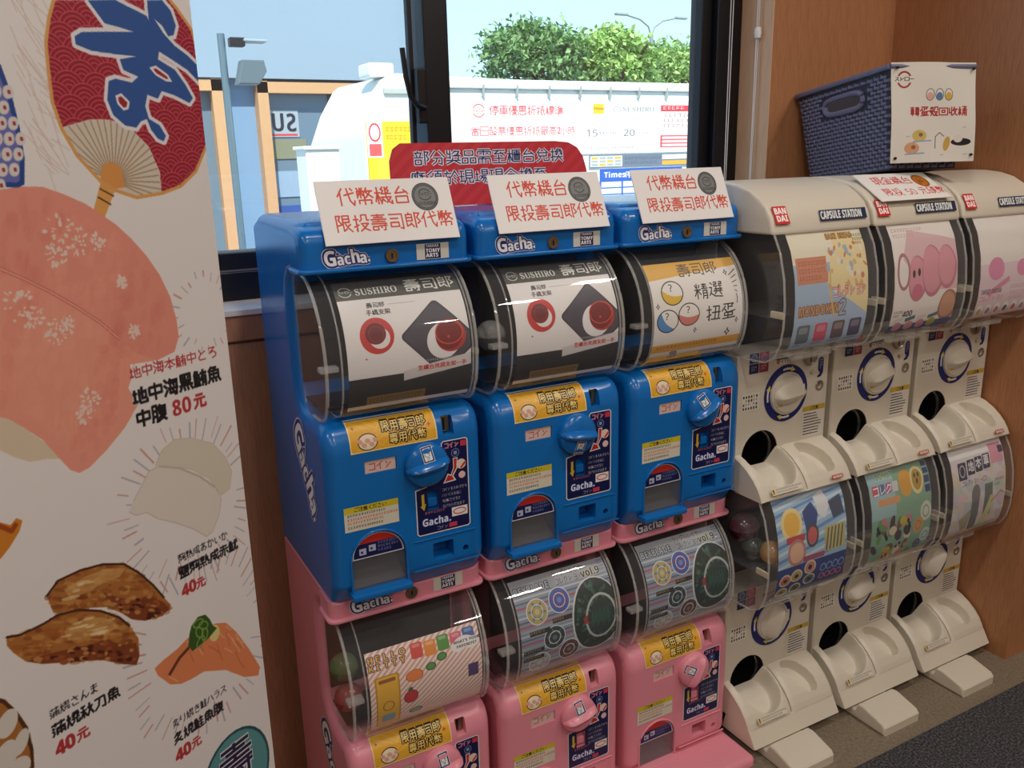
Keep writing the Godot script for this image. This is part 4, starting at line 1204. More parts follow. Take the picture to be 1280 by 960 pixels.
	obj("bin_wall", once("white_bin", func(b: MB): b.box(Vector3(0, 0.424, -0.1065), Vector3(WX * 2 - 0.006, 0.246, 0.004))), M.dark, t)
	obj("bin_shelf", once("white_shelf", func(b: MB): b.box(Vector3(0, 0.392, -0.03), Vector3(WX * 2 - 0.012, 0.005, 0.14), 0.001)), M.smoke, t)
	var ins := case_profile(0.004)
	var arc := []
	for i in 25:
		var f := 5.6 * i / 24.0
		var k := int(f)
		arc.append(ins[k].lerp(ins[k + 1], f - k))
	obj("print", sheet(arc, -0.1, 0.108), printed(pic, 0.4), t)
	obj("case_handle", once("case_handle", func(b: MB): b.box(Vector3(-0.012, 0.303, 0.046), Vector3(0.11, 0.012, 0.016), 0.003)), M.rim, t)
	if upper:
		obj("cover", once("white_cover", func(b: MB):
			b.prism(prof([-0.345, 0.549, 0.046, 0.5535, 0.048, 0.560, 0.041, 0.585, 0.028, 0.605, 0.008, 0.622, -0.018, 0.637, -0.05, 0.6465, -0.09, 0.6515, -0.13, 0.652, -0.20, 0.645, -0.28, 0.632, -0.335, 0.62, -0.345, 0.605]), SIDE, -WX - 0.004, WX + 0.004, 0.006, 3)), M.cream, t)
		obj("red_badge", decal(0.037, 0.037, cover_at(0.589, 0.0008) + Vector3(-0.112, 0, 0), cover_n(0.589), Vector3(1, 0, 0).cross(cover_n(0.589)) * -1.0), M.red_square_mat, t)
		obj("station_badge", decal(0.135, 0.024, cover_at(0.583, 0.0008) + Vector3(0.058, 0, 0), cover_n(0.583), Vector3(1, 0, 0).cross(cover_n(0.583)) * -1.0), M.station_mat, t)
	else:
		obj("foot", once("white_foot", func(b: MB):
			b.prism(prof([-0.05, -0.063, 0.167, -0.063, 0.167, -0.043, 0.159, -0.034, 0.104, -0.020, 0.090, -0.022, 0.083, -0.040, -0.05, -0.040]), SIDE, -0.105, 0.02, 0.006, 3)), M.cream, t)
		obj("plinth", once("white_plinth", func(b): b.box(Vector3(0, -0.032, -0.19), Vector3(0.24, 0.062, 0.24), 0.003)), M.dark, t)
	return t

func tray_curve(v: float) -> Vector2:
	var tab := [Vector2(-0.031, 0.080), Vector2(-0.012, 0.074), Vector2(0.010, 0.062), Vector2(0.028, 0.048), Vector2(0.043, 0.032), Vector2(0.053, 0.016), Vector2(0.058, 0.004)]
	var f := v * (tab.size() - 1)
	var k := mini(int(f), tab.size() - 2)
	return tab[k].lerp(tab[k + 1], f - k)

func cover_n(y: float) -> Vector3:
	return Vector3(0, 0.013, 0.025).normalized() if y > 0.585 else Vector3(0, 0.009, 0.023).normalized()

func cover_at(y: float, off: float) -> Vector3:
	var tab := [Vector2(0.560, 0.048), Vector2(0.585, 0.041), Vector2(0.605, 0.028), Vector2(0.622, 0.008)]
	var z := 0.04
	for i in 3:
		if y >= tab[i].x and y <= tab[i + 1].x: z = lerpf(tab[i].y, tab[i + 1].y, (y - tab[i].x) / (tab[i + 1].x - tab[i].x))
	return Vector3(0, y, z) + cover_n(y) * (off + 0.0016)

func tier_cuts() -> Callable:
	return func(b: MB):
		var p := PackedVector2Array([Vector2(0.04, 0.024), Vector2(0.136, 0.024), Vector2(0.136, 0.078)])
		for k in 13: p.append(Vector2(0.088 + 0.048 * cos(PI * k / 12), 0.078 + 0.048 * sin(PI * k / 12)))
		b.prism(p, at_z(0, 0, 0), -0.06, 0.02)
		b.prism(MB.rrect(0.186, 0.046, 0.225, 0.078, 0.002, 2), at_z(0, 0, 0), -0.035, 0.02)
		b.prism(MB.rrect(0.179, 0.141, 0.2, 0.175, 0.002, 2), at_z(0, 0, 0), -0.010, 0.02)
		b.prism(MB.rrect(0.2145, 0.269, 0.2345, 0.301, 0.002, 2), at_z(0, 0, 0), -0.026, 0.02)
		b.prism(MB.rrect(0.0735, 0.2275, 0.1285, 0.2505, 0.002, 2), at_z(0, 0, 0), -0.003, 0.02)
		var c := PackedVector2Array()
		for k in 14: c.append(Vector2(0.248, 0.055) + Vector2(0.006, 0).rotated(TAU * k / 14))
		b.prism(c, at_z(0, 0, 0), -0.02, 0.02)

func carve_bodies() -> void:
	# the shell: front edges rounded, the flat back, bottom and top hardly so
	var tiers := [true, false]
	for top in tiers:
		var front := [-0.026, 0.001, -0.022, 0.007, -0.006, 0.030, 0.0, 0.040, 0.0, 0.262, -0.0005, 0.272, -0.003, 0.285, -0.009, 0.298, -0.018, 0.308, -0.03, 0.314, -0.05, 0.3165, -0.10, 0.314, -0.125, 0.324, -0.14, 0.345, -0.146, 0.375, -0.146, 0.505, -0.141, 0.528, -0.128, 0.543, -0.105, 0.551, -0.065, 0.553]
		var roof := [-0.065, 0.622, -0.075, 0.630, -0.10, 0.633, -0.32, 0.633, -0.345, 0.620] if top else [-0.065, 0.5925, -0.345, 0.5925]
		var all := [-0.345, 0.001] + front + roof
		var pull := [Vector2(0.1, 0.1)]
		for k in front.size() / 2: pull.append(Vector2(1, 0.1) if k < 3 else (Vector2(1, 1) if k < 19 else Vector2(0.3, 0.1)))
		for k in roof.size() / 2: pull.append(Vector2(0.1, 1.0 if top else 0.1))
		var solid := func(b: MB): b.prism(prof(all), SIDE, 0.009, 0.288, 0.022, 4, pull)
		await carve("tier_body_top" if top else "tier_body_low", solid, tier_cuts())
	var shell := func(b: MB):
		b.prism(prof([-0.33, 0.0, -0.03, 0.0, -0.03, 0.298, -0.11, 0.300, -0.11, 0.549, -0.33, 0.549]), SIDE, -WX, WX, 0.003, 1)
	var holes := func(b: MB):
		var c := PackedVector2Array()
		for k in 28: c.append(Vector2(-0.062, 0.072) + Vector2(0.053, 0).rotated(TAU * k / 28))
		b.prism(c, at_z(0, 0, 0), -0.12, 0.02)
		c = PackedVector2Array()
		for k in 14: c.append(Vector2(0.109, 0.201) + Vector2(0.0075, 0).rotated(TAU * k / 14))
		b.prism(c, at_z(0, 0, 0), -0.05, 0.02)
	await carve("white_body", shell, holes)

const PITCH := 0.3
const WPITCH := 0.29
const W0 := 1.038

func machines() -> void:
	await carve_bodies()
	M.logo_mat = printed(T.logo, 0.4, true)
	M.maker_mat = printed(T.maker)
	M.token_mat = printed(T.token, 0.35)
	M.coin_mat = printed(T.coin)
	M.caution_mat = printed(T.caution)
	M.panel_mat = printed(T.panel, 0.35, true)
	M.arch_mat = printed(T.arch, 0.4, true)
	M.turn_mat = printed(T.turn)
	M.chute_mat = mat(Color(0.42, 0.42, 0.42), 0.5)
	M.yellow = mat(Color(0.80, 0.68, 0.12), 0.5)
	for k in ["warn", "small_red", "squares", "price", "pill", "howto", "white_caution", "dial", "red_square", "station"]:
		M[k + "_mat"] = printed(T[k], 0.42, k in ["pill", "station"])
	var stand := [0.056, 0.268, 0.17, 0.76]
	colour_tier(Vector3(0, 0.607, 0), M.blue, true, T.stand, stand, 0.14, "blue capsule machine nearest the sushi banner", "blue and pink capsule machines")
	colour_tier(Vector3(PITCH, 0.607, 0), M.blue, true, T.stand, stand, PI - 0.12, "middle blue capsule machine with a phone stand print", "blue and pink capsule machines")
	colour_tier(Vector3(PITCH * 2, 0.607, 0), M.blue, true, T.balls, [0.05, 0.27, 0.24, 0.77], 0.5, "blue capsule machine with question-mark balls on a yellow and white print", "blue and pink capsule machines")
	colour_tier(Vector3(0, 0.0134, 0), M.pink, false, T.fruit, [0.052, 0.268, 0.32, 0.735], 0.1, "pink capsule machine with fruit on a pink striped print", "blue and pink capsule machines")
	colour_tier(Vector3(PITCH, 0.0134, 0), M.pink, false, T.tops, [0.052, 0.268, 0.2, 0.75], 0.2, "middle pink capsule machine with a spinning top print", "blue and pink capsule machines")
	colour_tier(Vector3(PITCH * 2, 0.0134, 0), M.pink, false, T.tops, [0.052, 0.268, 0.2, 0.75], 1.1, "pink capsule machine with spinning top print beside the white machines", "blue and pink capsule machines")
	# side badge on the first machine and pink foot plates
	var first := get_node("capsule_machine") as Node3D
	obj("side_badge", decal(0.19, 0.09, Vector3(0.0084, 0.217, -0.125), Vector3(-1, 0, 0), Vector3(0, 0.50, 0.86)), M.logo_mat, first)
	var low := get_node("capsule_machine_003") as Node3D
	obj("side_badge", decal(0.19, 0.09, Vector3(0.0084, 0.217, -0.125), Vector3(-1, 0, 0), Vector3(0, 0.50, 0.86)), M.logo_mat, low)
	for k in 3:
		var m := get_node("capsule_machine_%03d" % (3 + k)) as Node3D
		obj("foot_plate", once("foot_plate", func(b): b.box(Vector3(0.1485, 0.0035, -0.13), Vector3(0.286, 0.033, 0.45), 0.012, 3)), M.pink, m)
		obj("floor_rail", once("floor_rail", func(b): b.box(Vector3(0.1485, -0.0065, -0.12), Vector3(0.3, 0.012, 0.46), 0.003)), M.metal, m)
	var ul := ["white capsule machine with a blue and yellow print beside the blue machines", "white capsule machine with pink animal toy print under the cash card", "upper white capsule machine against the wooden pillar with pale pink print"]
	var ll := ["lower white capsule machine with blue print and capsules beside the pink machine", "lower white capsule machine in the middle with a green print", "lower white capsule machine by the wooden pillar with a grey print"]
	for k in 3:
		white_tier(Vector3(W0 + k * WPITCH, 0.617, 0), true, T["up%d" % k], [0.1, 0.25, 0.15][k], ul[k], "white capsule machines")
	for k in 3:
		white_tier(Vector3(W0 + k * WPITCH, 0.063, 0), false, T["low%d" % k], [1.2, 0.25, 0.95][k], ll[k], "white capsule machines")
# ---------------------------------------------------------------- the room
const WZ := -0.40     # face of the window wall
const RX := 1.760     # face of the wooden side wall
func slab(called: String, a: Vector3, b: Vector3, m: Material) -> MeshInstance3D:
	var k := MB.new()
	k.box((a + b) / 2, (b - a).abs())
	return struct(called, k.commit(), m)

func slab_part(called: String, a: Vector3, b: Vector3, m: Material, parent: Node3D, r := 0.0) -> MeshInstance3D:
	var k := MB.new()
	k.box((a + b) / 2, (b - a).abs(), r)
	return obj(called, k.commit(), m, parent)

func structure() -> void:
	var fm := mat(Color.WHITE, 0.45)
	fm.albedo_texture = noise_tex(21, 0.12, [[0.0, 0.4, 0.6, 1.0], [Color(0.44, 0.39, 0.33), Color(0.50, 0.45, 0.385), Color(0.53, 0.48, 0.41), Color(0.58, 0.53, 0.46)]])
	fm.uv1_triplanar = true
	fm.uv1_world_triplanar = true
	fm.uv1_scale = Vector3(1.6, 1.6, 1.6)
	slab("floor", Vector3(-3.0, -0.12, -0.62), Vector3(3.2, 0.0, 4.2), fm)
	slab("ceiling", Vector3(-3.1, 2.70, -0.62), Vector3(3.3, 2.82, 4.3), mat(Color(0.82, 0.78, 0.72), 0.8))
	slab("wall_left", Vector3(-3.1, 0, -0.62), Vector3(-3.0, 2.7, 4.2), M.wood)
	slab("wall_rear", Vector3(-3.1, 0, 4.2), Vector3(3.3, 2.7, 4.3), mat(Color(0.62, 0.5, 0.4), 0.8))
	slab("wall_far_right", Vector3(3.2, 0, 0.12), Vector3(3.3, 2.7, 4.2), mat(Color(0.70, 0.6, 0.5), 0.8))
	# side wall: a thick wooden return that ends in a pillar edge
	slab("wall_right", Vector3(RX, 0, -0.62), Vector3(3.3, 2.7, 0.12), M.wood)
	# window wall: panelling below, pier at the right, head above
	var w := slab("wall_back", Vector3(-3.0, 0, -0.62), Vector3(1.318, 1.05, WZ), M.wood_dark)
	slab_part("pier", Vector3(1.318, 0, -0.62), Vector3(RX, 2.7, WZ), M.wood, w)
	slab_part("jamb_board", Vector3(1.3155, 1.06, -0.56), Vector3(1.3185, 2.35, WZ + 0.0015), M.wood_pale, w)
	slab_part("head", Vector3(-3.0, 2.35, -0.62), Vector3(1.318, 2.7, WZ), M.wood, w)
	slab_part("left_pier", Vector3(-3.0, 1.05, -0.62), Vector3(-1.6, 2.35, WZ), M.wood, w)
	slab_part("rail_board", Vector3(-3.0, 1.0, WZ - 0.001), Vector3(1.318, 1.0495, WZ + 0.012), M.wood_dark, w, 0.002)
	for k in 6: slab_part("panel_board", Vector3(-1.2 + k * 0.42, 0.0, WZ - 0.001), Vector3(-1.2 + k * 0.42 + 0.414, 0.996, WZ + 0.006), M.wood_dark, w, 0.002)
	slab("trim_1", Vector3(-1.6, 1.05, -0.62), Vector3(1.3155, 1.06, WZ + 0.016), M.sill)
	# window: outer frame, mullion, sash frame, panes, handle
	var wn := Node3D.new()
	wn.name = "window_1"
	add_child(wn)
	wn.set_meta("kind", "structure")
	var z0 := -0.58
	var z1 := -0.505
	slab_part("bottom_frame", Vector3(-1.6, 1.06, z0), Vector3(1.3155, 1.118, z1), M.frame, wn, 0.003)
	slab_part("bottom_track", Vector3(-1.6, 1.118, z0), Vector3(1.3155, 1.155, z1 - 0.02), M.frame, wn, 0.003)
	slab_part("track_line", Vector3(-1.6, 1.117, z1 - 0.018), Vector3(1.3155, 1.1205, z1 - 0.012), M.metal, wn)
	slab_part("top_frame", Vector3(-1.6, 2.28, z0), Vector3(1.3155, 2.35, z1), M.frame, wn, 0.003)
	slab_part("mullion", Vector3(0.432, 1.155, z0), Vector3(0.489, 2.28, z1), M.frame, wn, 0.003)
	slab_part("right_frame", Vector3(1.235, 1.155, z0), Vector3(1.3155, 2.28, z1), M.frame, wn, 0.003)
	slab_part("right_sash", Vector3(1.20, 1.155, z0 + 0.01), Vector3(1.236, 2.28, z1 - 0.02), M.frame, wn, 0.003)
	slab_part("sash_stile", Vector3(0.402, 1.155, -0.535), Vector3(0.412, 2.28, z1 - 0.012), M.frame, wn, 0.002)
	slab_part("left_frame", Vector3(-1.6, 1.155, z0), Vector3(-1.53, 2.28, z1), M.frame, wn, 0.003)
	slab_part("pane", Vector3(-1.53, 1.155, -0.55), Vector3(0.432, 2.28, -0.546), M.glass, wn)
	slab_part("pane", Vector3(0.489, 1.155, -0.55), Vector3(1.20, 2.28, -0.546), M.glass, wn)
	var h := slab_part("handle_plate", Vector3(0.408, 1.400, z1 - 0.012), Vector3(0.430, 1.512, z1 + 0.012), M.black, wn, 0.004)
	var hb := MB.new()
	hb.tube([Vector3(0.419, 1.435, z1 + 0.01), Vector3(0.412, 1.430, z1 + 0.034), Vector3(0.392, 1.434, z1 + 0.046), Vector3(0.376, 1.452, z1 + 0.048), Vector3(0.368, 1.49, z1 + 0.047), Vector3(0.364, 1.545, z1 + 0.045)], 0.0058, 8)
	obj("lever", hb.commit(), M.black, h)

# ---------------------------------------------------------------- what stands outside
func far(x: float, y: float, z: float) -> Vector3:   # a spot seen at (x, y) on the plane z = -5, moved out to z along the street
	var k := (z - 1.25948) / (-5.0 - 1.25948)
	return Vector3(-0.33498 + (x + 0.33498) * k, 1.33272 + (y - 1.33272) * k, z)

func outside() -> void:
	var asphalt := mat(Color.WHITE, 0.9)
	asphalt.albedo_texture = noise_tex(31, 0.2, [[0.0, 0.5, 1.0], [Color(0.46, 0.47, 0.48), Color(0.54, 0.55, 0.56), Color(0.62, 0.63, 0.63)]])
	asphalt.uv1_triplanar = true
	asphalt.uv1_world_triplanar = true
	var g := MB.new()
	g.box(Vector3(5, -0.3, -30.65), Vector3(120, 0.2, 60), 0.0)
	struct("ground", g.commit(), asphalt)
	# grey-blue wing of the building with wood-framed shop windows
	var zb := -9.0
	var bl := thing("building_wing", "grey blue building wall with wood-framed shop windows seen through the left pane", "building", Vector3(0, -0.2, zb))
	var k := MB.new()
	var bx := far(2.44, 0, zb).x
	k.box(Vector3(bx / 2 - 5, 6.1, -2.0), Vector3(bx + 10, 7.36, 4.0))
	obj("upper_wall", k.commit(), mat(Color(0.54, 0.63, 0.69), 0.8), bl)
	k = MB.new()
	k.box(Vector3(bx / 2 - 5, 1.21, -2.3), Vector3(bx + 10, 2.42, 4.16))
	obj("lower_wall", k.commit(), mat(Color(0.45, 0.60, 0.74), 0.7), bl)
	var timber := wood(Color(0.72, 0.55, 0.38), Color(0.80, 0.64, 0.46), 13, 0.6)
	for fr in [[0.62, 0.90, 1.87], [1.13, 2.4, 1.86]]:
		var a := far(fr[0], fr[2], zb)
		var c := far(fr[1], fr[2], zb)
		var f := MB.new()
		f.box(Vector3(a.x + 0.06, (a.y + 0.1) / 2 + 0.1, -0.12), Vector3(0.12, a.y + 0.1, 0.2))
		f.box(Vector3(c.x - 0.06, (a.y + 0.1) / 2 + 0.1, -0.12), Vector3(0.12, a.y + 0.1, 0.2))
		f.box(Vector3((a.x + c.x) / 2, a.y + 0.13, -0.12), Vector3(c.x - a.x, 0.12, 0.2))
		obj("window_frame", f.commit(), timber, bl)
		f = MB.new()
		f.box(Vector3((a.x + c.x) / 2, (a.y + 0.2) / 2, -0.19), Vector3(c.x - a.x - 0.24, a.y - 0.02, 0.03))
		var pane := obj("shop_pane", f.commit(), mat(Color(0.40, 0.50, 0.57), 0.2), bl)
		if fr[0] > 1.0:
			f = MB.new()
			f.box(Vector3(a.x + 0.88, (a.y + 0.2) / 2, -0.16), Vector3(0.05, a.y, 0.03))
			obj("pane_bar", f.commit(), mat(Color(0.16, 0.2, 0.24), 0.5), bl)
			obj("pane_lettering", decal(0.36, 0.30, Vector3(a.x + 0.30, a.y - 0.26, -0.165)), printed(T.mirrored), pane)
			for q in [[0.3, 1.45, 0.5, 0.22, Color(0.5, 0.52, 0.42)], [0.5, 1.05, 0.7, 0.3, Color(0.55, 0.66, 0.76)], [0.66, 0.80, 0.3, 0.16, Color(0.66, 0.42, 0.42)], [0.35, 0.55, 0.4, 0.5, Color(0.18, 0.32, 0.6)], [0.75, 0.5, 0.3, 0.46, Color(0.75, 0.52, 0.30)]]:
				f = MB.new()
				f.box(Vector3(a.x + q[0], q[1] + 0.2, -0.167), Vector3(q[2], q[3], 0.012))
				obj("window_poster", f.commit(), mat(q[4], 0.6), pane)
	# camera pole in front of it
	var pp := far(0.92, 0, -7.6)
	var pole := thing("camera_pole", "slim grey pole with a camera and a lamp head outside the left pane", "pole", Vector3(pp.x, -0.2, -7.6))
	k = MB.new()
	k.tube([Vector3(0, 0, 0), Vector3(0, far(0, 2.15, -7.6).y + 0.2, 0)], 0.035, 10)
	obj("post", k.commit(), mat(Color(0.42, 0.52, 0.56), 0.4, 0.5), pole)
	k = MB.new()
	k.box(Vector3(0.14, far(0, 2.1, -7.6).y + 0.2, 0), Vector3(0.14, 0.08, 0.12), 0.01)
	obj("camera", k.commit(), M.black, pole)
	k = MB.new()
	k.box(Vector3(0.30, far(0, 2.11, -7.6).y + 0.2, 0), Vector3(0.22, 0.02, 0.2), 0.005)
	obj("visor", k.commit(), mat(Color(0.6, 0.68, 0.72), 0.4), pole)
	k = MB.new()
	k.prism(prof([0.1, 0, 0.30, 0.0, 0.38, 0.12, 0.36, 0.22, 0.16, 0.22]), at_z(0, far(0, 1.83, -7.6).y + 0.2, -0.1), 0, 0.2, 0.01, 1)
	obj("lamp_head", k.commit(), mat(Color(0.35, 0.42, 0.45), 0.4), pole)
	# white truck body and the white notice wall behind it
	var zt := -6.2
	var white := mat(Color(0.93, 0.95, 0.93), 0.5)
	var cream := mat(Color(0.88, 0.87, 0.80), 0.6)
	var o := far(1.86, 0, zt)
	var tr := thing("white_truck", "white truck body with a sloped top edge left of the window mullion", "truck", Vector3(o.x, -0.2, zt))
	var top := far(0, 1.93, zt).y + 0.2
	var sh := far(0, 1.45, zt).y + 0.2
	k = MB.new()
	k.prism(prof([0.02, 0.35, 1.5, 0.35, 1.5, top - 0.03, 0.36, top, 0.30, top - 0.04, 0.14, sh + 0.28, 0.02, sh]), at_z(0, 0, 0), -1.7, 0.0, 0.03, 2)
	obj("body", k.commit(), white, tr)
	k = MB.new()
	k.box(Vector3(0.80, sh - 0.1, 0.012), Vector3(1.2, 0.75, 0.02), 0.006)
	obj("side_panel", k.commit(), cream, tr)
	k = MB.new()
	k.box(Vector3(0.84, sh + 0.42, 0.012), Vector3(1.25, 0.05, 0.03), 0.006)
	obj("side_rail", k.commit(), mat(Color(0.70, 0.74, 0.72), 0.5), tr)
	k = MB.new()
	k.box(Vector3(0.31, top + 0.05, -0.4), Vector3(0.24, 0.12, 0.3), 0.02)
	obj("roof_box", k.commit(), white, tr)
	for x in [0.36, 1.14]:
		k = MB.new()
		k.lathe([Vector2(0.0, 0.06), Vector2(0.16, 0.06), Vector2(0.30, 0.04), Vector2(0.30, -0.12)], at_z(x, 0.30, -0.1), 20)
		obj("wheel", k.commit(), M.black, tr)
	var ys := far(2.10, 1.37, zt + 0.12)
	var yt := thing("yellow_notice", "yellow notice with a red and white label in front of the white truck", "sign", Vector3(ys.x, -0.2, zt + 0.14))
	k = MB.new()
	k.box(Vector3(0, 0.45, -0.02), Vector3(0.05, 0.9, 0.04))
	obj("stake", k.commit(), M.metal, yt)
	k = MB.new()
	k.box(Vector3(0, 1.47, 0), Vector3(0.50, 0.72, 0.02))
	obj("board", k.commit(), mat(Color(0.94, 0.80, 0.16), 0.6), yt)
	obj("notice_print", decal(0.50, 0.72, Vector3(0, 1.47, 0.012)), printed(T.yellow, 0.6), yt)
	var bn := thing("litter_bin", "small white bin standing left of the white truck", "bin", far(1.50, 0, -5.9) * Vector3(1, 0, 1) + Vector3(0, -0.2, 0))
	k = MB.new()
	var bt := far(0, 1.42, -5.9).y + 0.2
	k.prism(prof([-0.10, 0.0, 0.16, 0.0, 0.17, bt - 0.03, -0.11, bt - 0.03]), at_z(0, 0, 0), -0.2, 0.1, 0.01, 2)
	obj("bin_body", k.commit(), white, bn)
	k = MB.new()
	k.box(Vector3(0.03, bt - 0.015, -0.05), Vector3(0.32, 0.03, 0.34), 0.008)
	obj("bin_lid", k.commit(), white, bn)
	# notice wall
	var zn := -5.0
	var nw := thing("notice_wall", "long white notice wall with parking boards outside the right pane", "wall", Vector3(2.35, -0.2, zn))
	slab_part("wall_board", Vector3(0, 0, -0.12), Vector3(2.74, 2.03, 0), white, nw, 0.01)
	slab_part("top_rail", Vector3(-0.02, 2.03, -0.14), Vector3(2.76, 2.10, 0.03), white, nw, 0.01)
	for i in 9: slab_part("rail_post", Vector3(0.2 + i * 0.3, 1.97, 0.0), Vector3(0.215 + i * 0.3, 2.06, 0.035), mat(Color(0.6, 0.66, 0.66), 0.5), nw)
	slab_part("corner_post", Vector3(2.68, 0, 0), Vector3(2.75, 2.06, 0.04), mat(Color(0.75, 0.80, 0.80), 0.5), nw)
	for q in [["park1", 0.36, 1.71, 1.02, 0.50], ["park2", 1.40, 1.735, 1.21, 0.43], ["park4", 1.50, 1.455, 1.11, 0.11], ["park3", 1.61, 1.25, 0.90, 0.28]]:
		var sg := slab_part("notice", Vector3(q[1], q[2] - q[4] / 2, 0.0), Vector3(q[1] + q[3], q[2] + q[4] / 2, 0.012), white, nw)
		obj("notice_print", decal(q[3], q[4], Vector3(q[1] + q[3] / 2, q[2], 0.0135)), printed(T[q[0]], 0.6), sg)
	# street lamp and trees
	var lp := thing("street_lamp", "tall grey street lamp with two curved arms above the trees", "street lamp", Vector3(11.6, -0.2, -14.2))
	k = MB.new()
	k.tube([Vector3(0, 0, 0), Vector3(0, 3.9, 0)], 0.04, 8)
	obj("post", k.commit(), mat(Color(0.55, 0.6, 0.62), 0.5), lp)
	for s in [-1.0, 1.0]:
		k = MB.new()
		k.tube([Vector3(0, 3.85, 0), Vector3(s * 0.08, 4.05, 0), Vector3(s * 0.3, 4.18, 0), Vector3(s * 0.65, 4.25, 0)], 0.018, 6)
		obj("arm", k.commit(), mat(Color(0.55, 0.6, 0.62), 0.5), lp)
		k = MB.new()
		k.box(Vector3(s * 0.78, 4.26, 0), Vector3(0.3, 0.05, 0.1), 0.015)
		obj("lamp_head", k.commit(), mat(Color(0.6, 0.65, 0.66), 0.5), lp)
	var kinds := [
		[8.6, -14.0, 1.2, 3.05, Color(0.20, 0.36, 0.14), 4, "dark green tree left of the notice wall's middle"],
		[10.15, -13.6, 0.98, 3.1, Color(0.36, 0.55, 0.17), 8, "light green tree with a pointed top in the middle of the pane"],
		[12.9, -15.2, 1.25, 3.0, Color(0.32, 0.50, 0.16), 15, "light green tree at the right edge of the pane"],
	]
	for q in kinds: tree(q)

func tree(q: Array) -> void:
	var t := thing("tree", q[6], "tree", Vector3(q[0], -0.2, q[1]), 0.0, "trees outside the window")
	var r := RandomNumberGenerator.new()
	r.seed = q[5]
	var b := MB.new()
	b.tube([Vector3(0, 0, 0), Vector3(0.05, 1.2, 0), Vector3(-0.05, 2.4, 0.05), Vector3(0, 3.0, 0)], 0.1, 8)
	for k in 6: b.tube([Vector3(0, 1.8 + 0.15 * k, 0), Vector3(cos(k * 1.9) * 0.5, 2.4 + 0.15 * k, sin(k * 1.9) * 0.5), Vector3(cos(k * 1.9) * 0.9, 2.9 + 0.15 * k, sin(k * 1.9) * 0.9)], 0.03, 5)
	obj("trunk", b.commit(), mat(Color(0.30, 0.22, 0.15), 0.9), t)
	var leaf := MB.new()
	leaf.tri(Vector3(0, 0, 0), Vector3(0.035, 0.06, 0.012), Vector3(0, 0.13, 0))
	leaf.tri(Vector3(0, 0, 0), Vector3(0, 0.13, 0), Vector3(-0.035, 0.06, 0.012))
	var mm := MultiMesh.new()
	mm.transform_format = MultiMesh.TRANSFORM_3D
	mm.use_colors = true
	mm.mesh = leaf.commit()
	var tufts := []
	for k in 60:
		var a := r.randf() * TAU
		var e := r.randf_range(-0.75, 1.0)
		var rr := sqrt(1.0 - e * e) * r.randf_range(0.55, 1.0)
		tufts.append(Vector3(cos(a) * rr * q[2], q[3] + e * q[2] * 0.62, sin(a) * rr * q[2] * 0.8))
	mm.instance_count = 9000
	for i in mm.instance_count:
		var c: Vector3 = tufts[r.randi() % tufts.size()]
		var d: Vector3 = Vector3(r.randfn(), r.randfn() * 0.7, r.randfn()) * 0.15 * q[2]
		var bs := Basis.from_euler(Vector3(r.randf() * TAU, r.randf() * TAU, r.randf() * TAU)).scaled(Vector3.ONE * r.randf_range(0.7, 1.35))
		mm.set_instance_transform(i, Transform3D(bs, c + d))
		var tone := r.randf_range(0.7, 1.35)
		mm.set_instance_color(i, Color(q[4].r * tone, q[4].g * tone, q[4].b * tone))
	var o := MultiMeshInstance3D.new()
	o.name = "foliage"
	o.multimesh = mm
	var lm := mat(Color.WHITE, 0.6)
	lm.vertex_color_use_as_albedo = true
	lm.backlight_enabled = true
	lm.backlight = Color(0.5, 0.6, 0.3)
	o.material_override = lm
	o.set_meta("kind", "stuff")
	t.add_child(o, true)

